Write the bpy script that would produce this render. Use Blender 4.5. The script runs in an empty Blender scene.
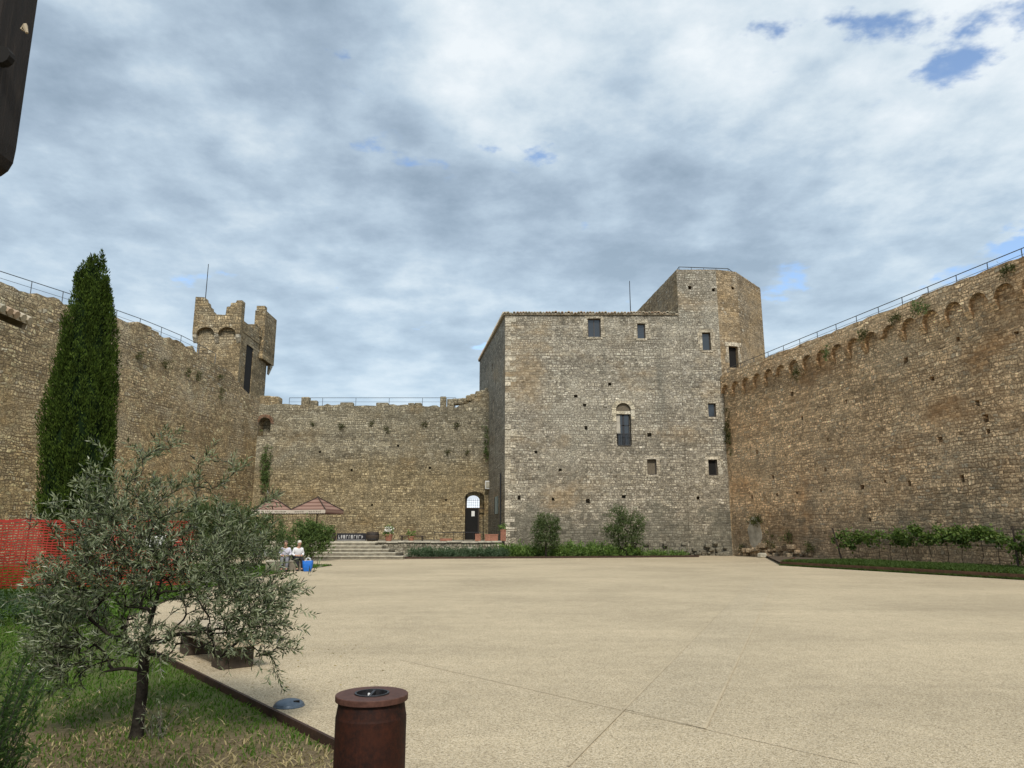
import bpy, bmesh, math, random
import numpy as np
from mathutils import Vector, Matrix

random.seed(7)
SC = bpy.context.scene
COL = SC.collection
R = math.radians

# ------------------------------------------------------------------ camera maths
F = 725.0
PITCH = math.atan(150.0 / F)
EYE = 1.6
CP, SP = math.cos(PITCH), math.sin(PITCH)

def ray(px, py):
    u = (px - 512) / F
    v = (384 - py) / F
    return Vector((u, CP - v * SP, SP + v * CP))

def G(px, py, z=0.0):
    d = ray(px, py)
    t = (z - EYE) / d.z
    return Vector((d.x * t, d.y * t, z))

def P(px, py, Y):
    d = ray(px, py)
    t = Y / d.y
    return Vector((d.x * t, Y, EYE + d.z * t))

# ------------------------------------------------------------------ object helpers
def tag(o, label=None, cat=None, group=None, kind=None):
    if label: o['label'] = label
    if cat: o['category'] = cat
    if group: o['group'] = group
    if kind: o['kind'] = kind
    return o

def empty(name, loc, label=None, cat=None, group=None, rz=0.0):
    o = bpy.data.objects.new(name, None)
    o.empty_display_size = 0.3
    COL.objects.link(o)
    o.location = loc
    o.rotation_euler = (0, 0, rz)
    return tag(o, label, cat, group)

def put_uv(me):
    """metre-scaled box mapping along the faces' own tangents"""
    uv = me.uv_layers.new(name='UVMap') if not me.uv_layers else me.uv_layers[0]
    for p in me.polygons:
        n = p.normal
        if abs(n.z) > 0.75:
            for li in p.loop_indices:
                c = me.vertices[me.loops[li].vertex_index].co
                uv.data[li].uv = (c.x, c.y)
        else:
            t = Vector((-n.y, n.x, 0)).normalized()
            for li in p.loop_indices:
                c = me.vertices[me.loops[li].vertex_index].co
                uv.data[li].uv = (c.x * t.x + c.y * t.y, c.z)

def link_mesh(name, me, mat, parent=None, loc=None, uv=False, smooth=False):
    if uv: put_uv(me)
    if mat is not None and not me.materials: me.materials.append(mat)
    if smooth:
        me.polygons.foreach_set('use_smooth', [True] * len(me.polygons))
    o = bpy.data.objects.new(name, me)
    COL.objects.link(o)
    if parent is not None: o.parent = parent
    if loc is not None: o.location = loc
    return o

def np_mesh(name, V, Fc):
    me = bpy.data.meshes.new(name)
    me.from_pydata(V.tolist() if hasattr(V, 'tolist') else V, [], Fc.tolist() if hasattr(Fc, 'tolist') else Fc)
    me.update()
    return me

class MB:
    """collects shapes in world space, builds ONE mesh object"""
    def __init__(s):
        s.v = []; s.f = []
    def add(s, vs, fs):
        b = len(s.v)
        s.v += [Vector(x) for x in vs]
        s.f += [[b + i for i in f] for f in fs]
        return s
    def box(s, lo, hi, rz=0.0, piv=None):
        x0, y0, z0 = lo; x1, y1, z1 = hi
        vs = [Vector(c) for c in ((x0,y0,z0),(x1,y0,z0),(x1,y1,z0),(x0,y1,z0),(x0,y0,z1),(x1,y0,z1),(x1,y1,z1),(x0,y1,z1))]
        if rz:
            p = Vector(piv) if piv is not None else Vector(((x0+x1)/2,(y0+y1)/2,0))
            M = Matrix.Rotation(rz, 3, 'Z')
            vs = [M @ (v - p) + p for v in vs]
        return s.add(vs, [(0,3,2,1),(4,5,6,7),(0,1,5,4),(1,2,6,5),(2,3,7,6),(3,0,4,7)])
    def cbox(s, c, size, rz=0.0):
        c = Vector(c); h = Vector(size) / 2
        return s.box(c - h, c + h, rz, (c.x, c.y, 0))
    def bevbox(s, c, size, b=0.02, rz=0.0):
        """box with chamfered vertical and top edges"""
        sx, sy, sz = [d/2 for d in size]
        c = Vector(c); M = Matrix.Rotation(rz, 3, 'Z')
        def ring(dx, dy, z):
            return [(dx-b,-dy,z),(dx,-dy+b,z),(dx,dy-b,z),(dx-b,dy,z),(-dx+b,dy,z),(-dx,dy-b,z),(-dx,-dy+b,z),(-dx+b,-dy,z)]
        rs = [ring(sx-b*.6, sy-b*.6, -sz), ring(sx, sy, -sz+b), ring(sx, sy, sz-b), ring(sx-b*.6, sy-b*.6, sz)]
        vs = [M @ Vector(p) + c for r in rs for p in r]
        fs = []
        for k in range(3):
            for i in range(8):
                j = (i+1) % 8
                fs.append((k*8+i, k*8+j, (k+1)*8+j, (k+1)*8+i))
        fs.append(tuple(reversed(range(8)))); fs.append(tuple(range(24, 32)))
        return s.add(vs, fs)
    def prism(s, poly, z0, z1):
        n = len(poly)
        vs = [(x, y, z0) for x, y in poly] + [(x, y, z1) for x, y in poly]
        fs = [tuple(reversed(range(n))), tuple(range(n, 2*n))]
        for i in range(n):
            j = (i+1) % n
            fs.append((i, j, n+j, n+i))
        return s.add(vs, fs)
    def extrude(s, poly3, d):
        """planar 3-D polygon swept along vector d"""
        n = len(poly3); d = Vector(d)
        vs = [Vector(p) for p in poly3] + [Vector(p) + d for p in poly3]
        fs = [tuple(reversed(range(n))), tuple(range(n, 2*n))]
        for i in range(n):
            j = (i+1) % n
            fs.append((i, j, n+j, n+i))
        return s.add(vs, fs)
    def tube(s, pts, rad, seg=8, cap=True):
        pts = [Vector(p) for p in pts]
        if not hasattr(rad, '__len__'): rad = [rad] * len(pts)
        b = len(s.v); n = len(pts)
        up = Vector((0.13, 0.21, 0.97))
        for i, p in enumerate(pts):
            t = (pts[min(i+1, n-1)] - pts[max(i-1, 0)])
            if t.length < 1e-9: t = Vector((0,0,1))
            t.normalize()
            a = t.cross(up)
            if a.length < 0.15: a = t.cross(Vector((1,0,0)))
            a.normalize(); c = t.cross(a)
            for k in range(seg):
                th = 2*math.pi*k/seg
                s.v.append(p + (a*math.cos(th) + c*math.sin(th)) * rad[i])
        for i in range(n-1):
            for k in range(seg):
                k2 = (k+1) % seg
                s.f.append([b+i*seg+k, b+i*seg+k2, b+(i+1)*seg+k2, b+(i+1)*seg+k])
        if cap:
            s.f.append([b+k for k in reversed(range(seg))])
            s.f.append([b+(n-1)*seg+k for k in range(seg)])
        return s
    def lathe(s, prof, c, seg=32, close=True):
        b = len(s.v); c = Vector(c); n = len(prof)
        for r, z in prof:
            for k in range(seg):
                th = 2*math.pi*k/seg
                s.v.append(c + Vector((r*math.cos(th), r*math.sin(th), z)))
        for i in range(n-1):
            for k in range(seg):
                k2 = (k+1) % seg
                s.f.append([b+i*seg+k, b+i*seg+k2, b+(i+1)*seg+k2, b+(i+1)*seg+k])
        if close:
            s.f.append([b+k for k in reversed(range(seg))])
            s.f.append([b+(n-1)*seg+k for k in range(seg)])
        return s
    def ball(s, c, r, seg=12, rings=8, sc=(1,1,1)):
        prof = []
        b = len(s.v); c = Vector(c)
        s.v.append(c + Vector((0,0,-r*sc[2])))
        for i in range(1, rings):
            ph = -math.pi/2 + math.pi*i/rings
            for k in range(seg):
                th = 2*math.pi*k/seg
                s.v.append(c + Vector((r*sc[0]*math.cos(ph)*math.cos(th), r*sc[1]*math.cos(ph)*math.sin(th), r*sc[2]*math.sin(ph))))
        s.v.append(c + Vector((0,0,r*sc[2])))
        last = len(s.v)-1
        for k in range(seg):
            k2 = (k+1) % seg
            s.f.append([b, b+1+k2, b+1+k])
            for i in range(rings-2):
                q = b+1+i*seg
                s.f.append([q+k, q+k2, q+seg+k2, q+seg+k])
            q = b+1+(rings-2)*seg
            s.f.append([q+k, q+k2, last])
        return s
    def mesh(s, name, off=None):
        me = bpy.data.meshes.new(name)
        off = off or Vector((0,0,0))
        me.from_pydata([tuple(v - off) for v in s.v], [], s.f)
        me.update()
        return me
    def build(s, name, mat, parent=None, smooth=False, uv=True, fix=False):
        off = Vector(parent_origin(parent)) if parent is not None else None
        me = s.mesh(name, off)
        if fix:
            bm = bmesh.new(); bm.from_mesh(me)
            bmesh.ops.recalc_face_normals(bm, faces=bm.faces)
            bm.to_mesh(me); bm.free(); me.update()
        if uv:
            put_uv(me)
        me.materials.append(mat)
        if smooth:
            me.polygons.foreach_set('use_smooth', [True]*len(me.polygons))
        o = bpy.data.objects.new(name, me)
        COL.objects.link(o)
        if parent is not None: o.parent = parent
        return o

def parent_origin(o):
    p = Vector((0,0,0))
    while o is not None:
        p += Vector(o.location); o = o.parent
    return p

def copy_tree(o, parent=None):
    c = o.copy(); COL.objects.link(c)
    if parent is not None: c.parent = parent
    for ch in list(o.children): copy_tree(ch, c)
    return c

def cut(o, cutter, uv=True):
    """boolean the cutter MB (world space) out of mesh object o"""
    me = cutter.mesh('cutter')
    bm = bmesh.new(); bm.from_mesh(me); bmesh.ops.recalc_face_normals(bm, faces=bm.faces); bm.to_mesh(me); bm.free()
    c = bpy.data.objects.new('cutter', me); COL.objects.link(c)
    m = o.modifiers.new('cut', 'BOOLEAN'); m.object = c; m.operation = 'DIFFERENCE'; m.solver = 'EXACT'
    bpy.context.view_layer.update()
    dg = bpy.context.evaluated_depsgraph_get()
    new = bpy.data.meshes.new_from_object(o.evaluated_get(dg))
    o.modifiers.clear()
    old = o.data; o.data = new
    if not new.materials: new.materials.append(old.materials[0])
    bpy.data.objects.remove(c)
    # keep texture coordinates in the wall's own frame
    if uv:
        while new.uv_layers: new.uv_layers.remove(new.uv_layers[0])
        put_uv(new)

# ------------------------------------------------------------------ node helpers
class NB:
    def __init__(s, tree):
        s.t = tree; s.N = tree.nodes; s.L = tree.links
    def n(s, typ, **kw):
        x = s.N.new(typ)
        for k, v in kw.items(): setattr(x, k, v)
        return x
    def set(s, sock, v):
        if isinstance(v, bpy.types.NodeSocket): s.L.new(v, sock)
        elif isinstance(v, (tuple, list)):
            v = tuple(v)
            if len(sock.default_value) == 4 and len(v) == 3: v = v + (1,)
            sock.default_value = v
        else: sock.default_value = v
    def math(s, op, a, b=None, c=None, clamp=False):
        x = s.n('ShaderNodeMath', operation=op, use_clamp=clamp)
        s.set(x.inputs[0], a)
        if b is not None: s.set(x.inputs[1], b)
        if c is not None: s.set(x.inputs[2], c)
        return x.outputs[0]
    def mix(s, fac, a, b, blend='MIX'):
        x = s.n('ShaderNodeMix', data_type='RGBA', blend_type=blend)
        s.set(x.inputs[0], fac); s.set(x.inputs[6], a); s.set(x.inputs[7], b)
        return x.outputs[2]
    def noise(s, vec, scale, detail=4, rough=0.55, dist=0.0, out=0, dim='3D', w=None):
        x = s.n('ShaderNodeTexNoise', noise_dimensions=dim)
        if vec is not None: s.set(x.inputs['Vector'], vec)
        if w is not None: s.set(x.inputs['W'], w)
        s.set(x.inputs['Scale'], scale); s.set(x.inputs['Detail'], detail)
        s.set(x.inputs['Roughness'], rough); s.set(x.inputs['Distortion'], dist)
        return x.outputs[out]
    def ramp(s, fac, stops, interp='LINEAR'):
        x = s.n('ShaderNodeValToRGB'); x.color_ramp.interpolation = interp
        e = x.color_ramp.elements
        while len(e) < len(stops): e.new(0.5)
        for el, (p, c) in zip(e, stops):
            el.position = p
            el.color = (c, c, c, 1) if not hasattr(c, '__len__') else (tuple(c) + (1,))[:4]
        s.set(x.inputs[0], fac)
        return x.outputs[0]
    def smooth(s, v, a, b, lo=0.0, hi=1.0):
        x = s.n('ShaderNodeMapRange', interpolation_type='SMOOTHSTEP')
        s.set(x.inputs[0], v); s.set(x.inputs[1], a); s.set(x.inputs[2], b); s.set(x.inputs[3], lo); s.set(x.inputs[4], hi)
        return x.outputs[0]
    def xyz(s, x=0.0, y=0.0, z=0.0):
        c = s.n('ShaderNodeCombineXYZ')
        s.set(c.inputs[0], x); s.set(c.inputs[1], y); s.set(c.inputs[2], z)
        return c.outputs[0]
    def sep(s, v):
        c = s.n('ShaderNodeSeparateXYZ'); s.set(c.inputs[0], v); return c.outputs
    def bump(s, h, strength=0.5, dist=0.02, normal=None):
        b = s.n('ShaderNodeBump'); s.set(b.inputs['Height'], h)
        b.inputs['Strength'].default_value = strength; b.inputs['Distance'].default_value = dist
        if normal is not None: s.set(b.inputs['Normal'], normal)
        return b.outputs[0]

def new_mat(name):
    m = bpy.data.materials.new(name); m.use_nodes = True
    nb = NB(m.node_tree)
    bsdf = m.node_tree.nodes['Principled BSDF']
    return m, nb, bsdf

def plain(name, col, rough=0.7, metal=0.0, var=0.15, scale=6.0, bump=0.0, spec=0.4):
    m, nb, b = new_mat(name)
    tc = nb.n('ShaderNodeTexCoord').outputs['Object']
    f = nb.noise(tc, scale, 5, 0.6)
    c = nb.mix(nb.smooth(f, 0.3, 0.7), [x*(1-var) for x in col], [min(1, x*(1+var)) for x in col])
    nb.set(b.inputs['Base Color'], c)
    nb.set(b.inputs['Roughness'], rough); nb.set(b.inputs['Metallic'], metal)
    nb.set(b.inputs['Specular IOR Level'], spec)
    if bump: nb.set(b.inputs['Normal'], nb.bump(nb.noise(tc, scale*4, 4), 0.6, bump))
    return m

def masonry(name, stones, mortar, row=0.26, width=0.42, joint=0.016, low=(1,1,1), high=(1,1,1), z0=5.0, z1=9.0,
            stain=(0.2,0.12,0.06), stain_amt=0.5, stain_scale=0.16, stain_lo=0.5, rough_edge=0.06, contrast=0.5,
            pale=(0.5,0.46,0.37), pale_amt=0.35, seed=0.0, wob=0.10, grey_streak=0.3, bands=0.25, rubble=0.8, damp=0.0):
    m, nb, b = new_mat(name)
    uvn = nb.n('ShaderNodeUVMap'); uvn.uv_map = 'UVMap'
    u0, v0, _ = nb.sep(uvn.outputs[0])
    base = nb.xyz(u0, v0, seed)
    w1 = nb.n('ShaderNodeTexNoise'); nb.set(w1.inputs['Vector'], base); w1.inputs['Scale'].default_value = 0.9; w1.inputs['Detail'].default_value = 3
    wc = nb.sep(w1.outputs['Color'])
    w2 = nb.n('ShaderNodeTexNoise'); nb.set(w2.inputs['Vector'], base); w2.inputs['Scale'].default_value = 5.0; w2.inputs['Detail'].default_value = 3
    wf = nb.sep(w2.outputs['Color'])
    v = nb.math('ADD', v0, nb.math('MULTIPLY', nb.math('SUBTRACT', wc[0], 0.5), wob*3))
    v = nb.math('ADD', v, nb.math('MULTIPLY', nb.math('SUBTRACT', wf[0], 0.5), rough_edge))
    u = nb.math('ADD', u0, nb.math('MULTIPLY', nb.math('SUBTRACT', wf[1], 0.5), rough_edge*2.2))
    # uneven course heights
    vr = nb.math('DIVIDE', v, row)
    vr = nb.math('ADD', vr, nb.math('MULTIPLY', nb.math('SINE', nb.math('MULTIPLY', vr, 0.83)), 0.35))
    vr = nb.math('ADD', vr, nb.math('MULTIPLY', nb.math('SINE', nb.math('MULTIPLY', vr, 2.17)), 0.16))
    rowi = nb.math('FLOOR', vr); fr = nb.math('FRACT', vr)
    wn = nb.n('ShaderNodeTexWhiteNoise', noise_dimensions='1D'); nb.set(wn.inputs['W'], rowi)
    wr = wn.outputs['Value']
    sw = nb.math('MULTIPLY', nb.math('ADD', nb.math('MULTIPLY', wr, 0.8), 0.6), width)
    W = nb.math('ADD', nb.math('DIVIDE', u, sw), nb.math('MULTIPLY', rowi, 17.37))
    v1 = nb.n('ShaderNodeTexVoronoi', voronoi_dimensions='1D', feature='F1'); nb.set(v1.inputs['W'], W); v1.inputs['Scale'].default_value = 1
    v2 = nb.n('ShaderNodeTexVoronoi', voronoi_dimensions='1D', feature='DISTANCE_TO_EDGE'); nb.set(v2.inputs['W'], W); v2.inputs['Scale'].default_value = 1
    cell = nb.sep(v1.outputs['Color'])
    de = nb.math('MULTIPLY', v2.outputs['Distance'], sw)
    dv = nb.math('MULTIPLY', nb.math('MINIMUM', fr, nb.math('SUBTRACT', 1.0, fr)), row)
    edge = nb.math('MINIMUM', de, dv)
    fine = nb.noise(base, 14.0, 5, 0.65)
    edge = nb.math('ADD', edge, nb.math('MULTIPLY', nb.math('SUBTRACT', fine, 0.5), 0.05))
    # joint width varies over the wall: open, dark joints here, tight or pointed there
    jn = nb.noise(base, 0.45, 4, 0.6)
    jw = nb.math('MULTIPLY', nb.smooth(jn, 0.3, 0.7, 0.5, 1.9), joint)
    mask = nb.smooth(edge, nb.math('MULTIPLY', jw, 0.35), nb.math('ADD', jw, 0.014))
    col = nb.ramp(cell[0], [(i/(len(stones)-1), c) for i, c in enumerate(stones)])
    bri = nb.math('ADD', nb.math('MULTIPLY', cell[1], contrast*1.1), 1.0 - contrast*0.55)
    bri = nb.math('MULTIPLY', bri, nb.math('ADD', nb.math('MULTIPLY', fine, 0.7), 0.65))
    clump = nb.noise(base, 2.3, 4, 0.7)
    bri = nb.math('MULTIPLY', bri, nb.smooth(clump, 0.25, 0.75, 0.66, 1.34))
    pit = nb.noise(base, 5.2, 4, 0.7)
    bri = nb.math('MULTIPLY', bri, nb.smooth(pit, 0.53, 0.66, 1.0, 0.42))
    bri = nb.math('MULTIPLY', bri, nb.smooth(pit, 0.32, 0.45, 1.5, 1.0))
    streak = nb.noise(nb.xyz(nb.math('MULTIPLY', u0, 0.7), nb.math('MULTIPLY', v0, 4.0), seed + 5.5), 1.0, 5, 0.7)
    bri = nb.math('MULTIPLY', bri, nb.smooth(streak, 0.28, 0.72, 0.74, 1.26))
    col = nb.mix(1.0, col, nb.xyz(bri, bri, bri), 'MULTIPLY')
    # here and there one pale stone
    ps = nb.smooth(cell[2], 0.9, 0.97)
    col = nb.mix(nb.math('MULTIPLY', ps, 0.75), col, pale)
    # zones of random rubble among the coursed work
    rv = nb.xyz(nb.math('MULTIPLY', u, 3.5), nb.math('MULTIPLY', v, 5.6), 0.0)
    q1 = nb.n('ShaderNodeTexVoronoi', voronoi_dimensions='2D', feature='F1'); nb.set(q1.inputs['Vector'], rv); q1.inputs['Scale'].default_value = 1
    q2 = nb.n('ShaderNodeTexVoronoi', voronoi_dimensions='2D', feature='DISTANCE_TO_EDGE'); nb.set(q2.inputs['Vector'], rv); q2.inputs['Scale'].default_value = 1
    qc = nb.sep(q1.outputs['Color'])
    qb = nb.math('MULTIPLY', nb.math('ADD', nb.math('MULTIPLY', qc[1], contrast*1.1), 1.0 - contrast*0.55), nb.smooth(clump, 0.25, 0.75, 0.66, 1.34))
    qb = nb.math('MULTIPLY', qb, nb.math('ADD', nb.math('MULTIPLY', fine, 0.7), 0.65))
    qcol = nb.mix(1.0, nb.ramp(qc[0], [(i/(len(stones)-1), c) for i, c in enumerate(stones)]), nb.xyz(qb, qb, qb), 'MULTIPLY')
    zone = nb.smooth(nb.noise(base, 0.42, 4, 0.6), 0.48, 0.56, 0.0, rubble)
    col = nb.mix(zone, col, qcol)
    qm = nb.smooth(nb.math('ADD', q2.outputs['Distance'], nb.math('MULTIPLY', nb.math('SUBTRACT', fine, 0.5), 0.15)), 0.02, 0.13)
    mm = nb.n('ShaderNodeMix', data_type='FLOAT'); nb.set(mm.inputs[0], zone); nb.set(mm.inputs[2], mask); nb.set(mm.inputs[3], qm)
    mask = mm.outputs[0]
    # weathering: large patches
    pn = nb.noise(base, 0.3, 5, 0.62, 0.4)
    col = nb.mix(nb.math('MULTIPLY', nb.smooth(pn, 0.47, 0.66), pale_amt), col, pale)
    col = nb.mix(mask, mortar, col)
    spk = nb.noise(base, 9.0, 3, 0.7)
    sp = nb.smooth(spk, 0.32, 0.68, 0.62, 1.38)
    col = nb.mix(1.0, col, nb.xyz(sp, sp, sp), 'MULTIPLY')
    sn = nb.noise(nb.xyz(nb.math('MULTIPLY', u0, 1.0), nb.math('MULTIPLY', v0, 1.5), seed + 7.7), stain_scale, 6, 0.62, 0.3)
    lum = nb.math('ADD', nb.math('MULTIPLY', cell[1], 0.7), 0.65)
    col = nb.mix(nb.math('MULTIPLY', nb.smooth(sn, stain_lo, stain_lo + 0.2), stain_amt), col,
                 nb.mix(1.0, stain, nb.xyz(lum, lum, lum), 'MULTIPLY'))
    # horizontal building campaigns
    bn = nb.noise(nb.xyz(nb.math('MULTIPLY', u0, 0.05), nb.math('MULTIPLY', v0, 0.9), seed+3.1), 1.0, 3, 0.6)
    bb = nb.smooth(bn, 0.3, 0.7, 1.0 - bands, 1.0 + bands)
    col = nb.mix(1.0, col, nb.xyz(bb, bb, bb), 'MULTIPLY')
    # grey rain streaks running down
    gn = nb.noise(nb.xyz(nb.math('MULTIPLY', u0, 0.9), nb.math('MULTIPLY', v0, 0.10), seed+1.3), 1.0, 5, 0.65)
    col = nb.mix(nb.math('MULTIPLY', nb.smooth(gn, 0.52, 0.75), grey_streak), col, (0.13, 0.125, 0.105))
    # height tint
    hv = nb.math('ADD', v0, nb.math('MULTIPLY', nb.math('SUBTRACT', pn, 0.5), 5.0))
    tint = nb.mix(nb.smooth(hv, z0, z1), low, high)
    col = nb.mix(1.0, col, tint, 'MULTIPLY')
    if damp:
        dn = nb.noise(base, 0.55, 5, 0.68)
        dv2 = nb.math('SUBTRACT', nb.math('MULTIPLY', dn, 9.0), nb.math('ADD', nb.math('MULTIPLY', v0, 0.7), 1.7))
        col = nb.mix(nb.math('MULTIPLY', nb.smooth(dv2, 0.0, 1.6), damp), col, nb.mix(1.0, (0.13,0.12,0.09), nb.xyz(lum, lum, lum), 'MULTIPLY'))
    nb.set(b.inputs['Base Color'], col)
    b.inputs['Roughness'].default_value = 0.95
    b.inputs['Specular IOR Level'].default_value = 0.15
    h = nb.math('ADD', nb.math('MULTIPLY', mask, nb.math('ADD', 0.6, nb.math('MULTIPLY', cell[2], 0.6))), nb.math('MULTIPLY', fine, 0.5))
    nb.set(b.inputs['Normal'], nb.bump(h, 0.9, 0.03))
    return m

def leafy(name, cols, rough=0.5, under=None, trans=0.25, spec=0.35):
    m, nb, b = new_mat(name)
    geo = nb.n('ShaderNodeNewGeometry')
    rnd = geo.outputs['Random Per Island']
    c = nb.ramp(rnd, [(i/(len(cols)-1), x) for i, x in enumerate(cols)])
    if under is not None:
        c = nb.mix(geo.outputs['Backfacing'], c, under)
    nb.set(b.inputs['Base Color'], c)
    b.inputs['Roughness'].default_value = rough
    b.inputs['Specular IOR Level'].default_value = spec
    tr = nb.n('ShaderNodeBsdfTranslucent')
    nb.set(tr.inputs['Color'], nb.mix(1.0, c, (1.1, 1.25, 0.6), 'MULTIPLY'))
    mx = nb.n('ShaderNodeMixShader'); mx.inputs[0].default_value = trans
    out = m.node_tree.nodes['Material Output']
    nb.L.new(b.outputs[0], mx.inputs[1]); nb.L.new(tr.outputs[0], mx.inputs[2]); nb.L.new(mx.outputs[0], out.inputs[0])
    return m

# ------------------------------------------------------------------ materials
M = {}
M['keep'] = masonry('keep_stone', [(0.236,0.209,0.166),(0.351,0.317,0.259),(0.287,0.254,0.196),(0.404,0.369,0.312)], (0.194,0.169,0.135),
                    row=0.165, width=0.25, joint=0.016, low=(0.98,0.95,0.88), high=(1.0,1.0,0.97), z0=3, z1=11, stain=(0.312,0.221,0.124), stain_amt=0.55, stain_lo=0.5,
                    pale=(0.50,0.47,0.39), pale_amt=0.35, seed=1.0, damp=0.7, contrast=0.66, grey_streak=0.5, bands=0.12)
M['curtain'] = masonry('curtain_stone', [(0.215,0.179,0.121),(0.312,0.264,0.178),(0.253,0.210,0.137),(0.372,0.322,0.232)], (0.151,0.125,0.088),
                       row=0.16, width=0.26, joint=0.014, low=(1.0,0.94,0.80), high=(0.92,0.95,0.97), z0=6.4, z1=9.2, stain=(0.247,0.163,0.072), stain_amt=0.5, stain_lo=0.5,
                       pale=(0.44,0.39,0.28), pale_amt=0.3, seed=5.0, contrast=0.7, wob=0.12, bands=0.16)
M['right'] = masonry('right_wall_stone', [(0.566,0.398,0.236),(0.722,0.529,0.334),(0.618,0.442,0.268),(0.778,0.596,0.390)], (0.322,0.223,0.135),
                     row=0.145, width=0.26, joint=0.013, low=(1.0,0.98,0.94), high=(1.0,0.98,0.93), z0=3, z1=10, stain=(0.38,0.215,0.10), stain_amt=0.75, stain_lo=0.48, stain_scale=0.13,
                     pale=(0.47,0.41,0.31), pale_amt=0.35, seed=9.0, damp=0.5, contrast=0.8, bands=0.18, rubble=0.3, rough_edge=0.11, wob=0.14)
M['left'] = masonry('left_wall_rubble', [(0.266,0.202,0.119),(0.448,0.350,0.218),(0.335,0.254,0.149),(0.523,0.454,0.291)], (0.173,0.132,0.089),
                    row=0.165, width=0.26, joint=0.020, low=(0.98,0.93,0.80), high=(0.95,0.94,0.90), z0=7, z1=12.5, stain=(0.260,0.182,0.098), stain_amt=0.55, stain_lo=0.5,
                    pale=(0.52,0.47,0.37), pale_amt=0.45, seed=13.0, contrast=0.75, rough_edge=0.13, wob=0.18, bands=0.14)
M['tower'] = masonry('tower_stone', [(0.212,0.158,0.089),(0.306,0.235,0.137),(0.245,0.185,0.103),(0.356,0.287,0.176)], (0.132,0.101,0.063),
                     row=0.22, width=0.36, joint=0.020, stain=(0.247,0.182,0.091), stain_amt=0.5, pale=(0.46,0.41,0.30), pale_amt=0.35, seed=21.0, contrast=0.75, bands=0.2)
M['octagon'] = masonry('keep_tower_stone', [(0.232,0.177,0.108),(0.339,0.267,0.174),(0.268,0.205,0.129),(0.394,0.320,0.216)], (0.172,0.133,0.089),
                       row=0.165, width=0.25, joint=0.016, stain=(0.325,0.227,0.117), stain_amt=0.6, stain_lo=0.45, pale=(0.49,0.45,0.36), pale_amt=0.3, seed=1.0, contrast=0.75, bands=0.16)
M['terrace'] = masonry('terrace_stone', [(0.260,0.227,0.163),(0.377,0.338,0.254),(0.312,0.273,0.202),(0.442,0.403,0.312)], (0.147,0.126,0.088),
                       row=0.18, width=0.32, joint=0.022, stain=(0.130,0.143,0.078), stain_amt=0.5, seed=31.0, contrast=0.7, rough_edge=0.12)
M['quoin'] = masonry('quoin_stone', [(0.328,0.284,0.207),(0.426,0.376,0.285),(0.377,0.328,0.242),(0.467,0.416,0.328)], (0.164,0.136,0.094), row=0.5, width=2.0, joint=0.01,
                     stain_amt=0.2, seed=41.0, contrast=0.3, grey_streak=0.15, bands=0.1)
M['arch_stone'] = masonry('arch_stone', [(0.46,0.40,0.29),(0.54,0.475,0.35),(0.50,0.44,0.32)], (0.3,0.26,0.18), row=0.5, width=2.0, joint=0.008, stain_amt=0.1, seed=43.0, contrast=0.2, grey_streak=0.1, bands=0.05, rubble=0.0)
M['brick'] = masonry('brick_arch', [(0.28,0.13,0.075),(0.35,0.17,0.10),(0.30,0.15,0.09)], (0.2,0.16,0.11), row=0.09, width=0.2, joint=0.01, stain_amt=0.2, seed=51.0)
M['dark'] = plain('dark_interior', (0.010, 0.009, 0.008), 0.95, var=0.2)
M['iron'] = plain('dark_iron', (0.045, 0.045, 0.048), 0.5, 0.6, 0.3, 30)
M['rail'] = plain('steel_rail', (0.10, 0.11, 0.12), 0.45, 0.7, 0.2, 20)
M['wood_dark'] = plain('dark_wood', (0.05, 0.036, 0.025), 0.75, 0, 0.35, 12, 0.004)
M['wood_frame'] = plain('window_wood', (0.075, 0.06, 0.05), 0.7, 0, 0.25, 14)
M['shutter'] = plain('olive_shutter', (0.13, 0.105, 0.07), 0.75, 0, 0.2, 10)
M['terracotta'] = plain('terracotta', (0.27, 0.12, 0.075), 0.8, 0, 0.2, 9, 0.003)
M['valance'] = plain('cream_canvas', (0.50, 0.44, 0.36), 0.85, 0, 0.08)
M['faded'] = plain('faded_lettering', (0.38, 0.37, 0.36), 0.8, 0, 0.2)
M['soil'] = plain('soil', (0.09, 0.065, 0.042), 0.95, 0, 0.35, 5, 0.02)
M['stone_pale'] = plain('pale_step_stone', (0.44, 0.40, 0.31), 0.85, 0, 0.22, 3.5, 0.006)
M['stone_dark'] = plain('dark_riser_stone', (0.20, 0.175, 0.13), 0.9, 0, 0.3, 3.5, 0.006)
M['canvas'] = None
M['white'] = plain('white_paint', (0.75, 0.74, 0.70), 0.6, 0, 0.05)
M['blue_bag'] = plain('blue_bag_plastic', (0.015, 0.14, 0.52), 0.45, 0, 0.15, 8)
M['slate'] = plain('slate_dome', (0.095, 0.125, 0.16), 0.4, 0.3, 0.12, 25)
M['bench'] = plain('bench_concrete', (0.42, 0.345, 0.24), 0.8, 0, 0.14, 7, 0.002)
M['net'] = plain('orange_net', (0.32, 0.024, 0.013), 0.5, 0, 0.15, 3)
M['skin'] = plain('skin', (0.52, 0.30, 0.21), 0.6, 0, 0.08)
M['shirt_white'] = plain('white_shirt', (0.74, 0.74, 0.76), 0.85, 0, 0.06)
M['shirt_lilac'] = plain('lilac_shirt', (0.60, 0.59, 0.68), 0.85, 0, 0.06)
M['black_cloth'] = plain('black_cloth', (0.018, 0.018, 0.022), 0.85, 0, 0.2)
M['grey_cloth'] = plain('grey_cloth', (0.17, 0.17, 0.19), 0.85, 0, 0.15)
M['hair_white'] = plain('white_hair', (0.62, 0.58, 0.50), 0.7, 0, 0.15, 30)
M['hair_brown'] = plain('brown_hair', (0.10, 0.07, 0.05), 0.7, 0, 0.2, 30)
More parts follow.
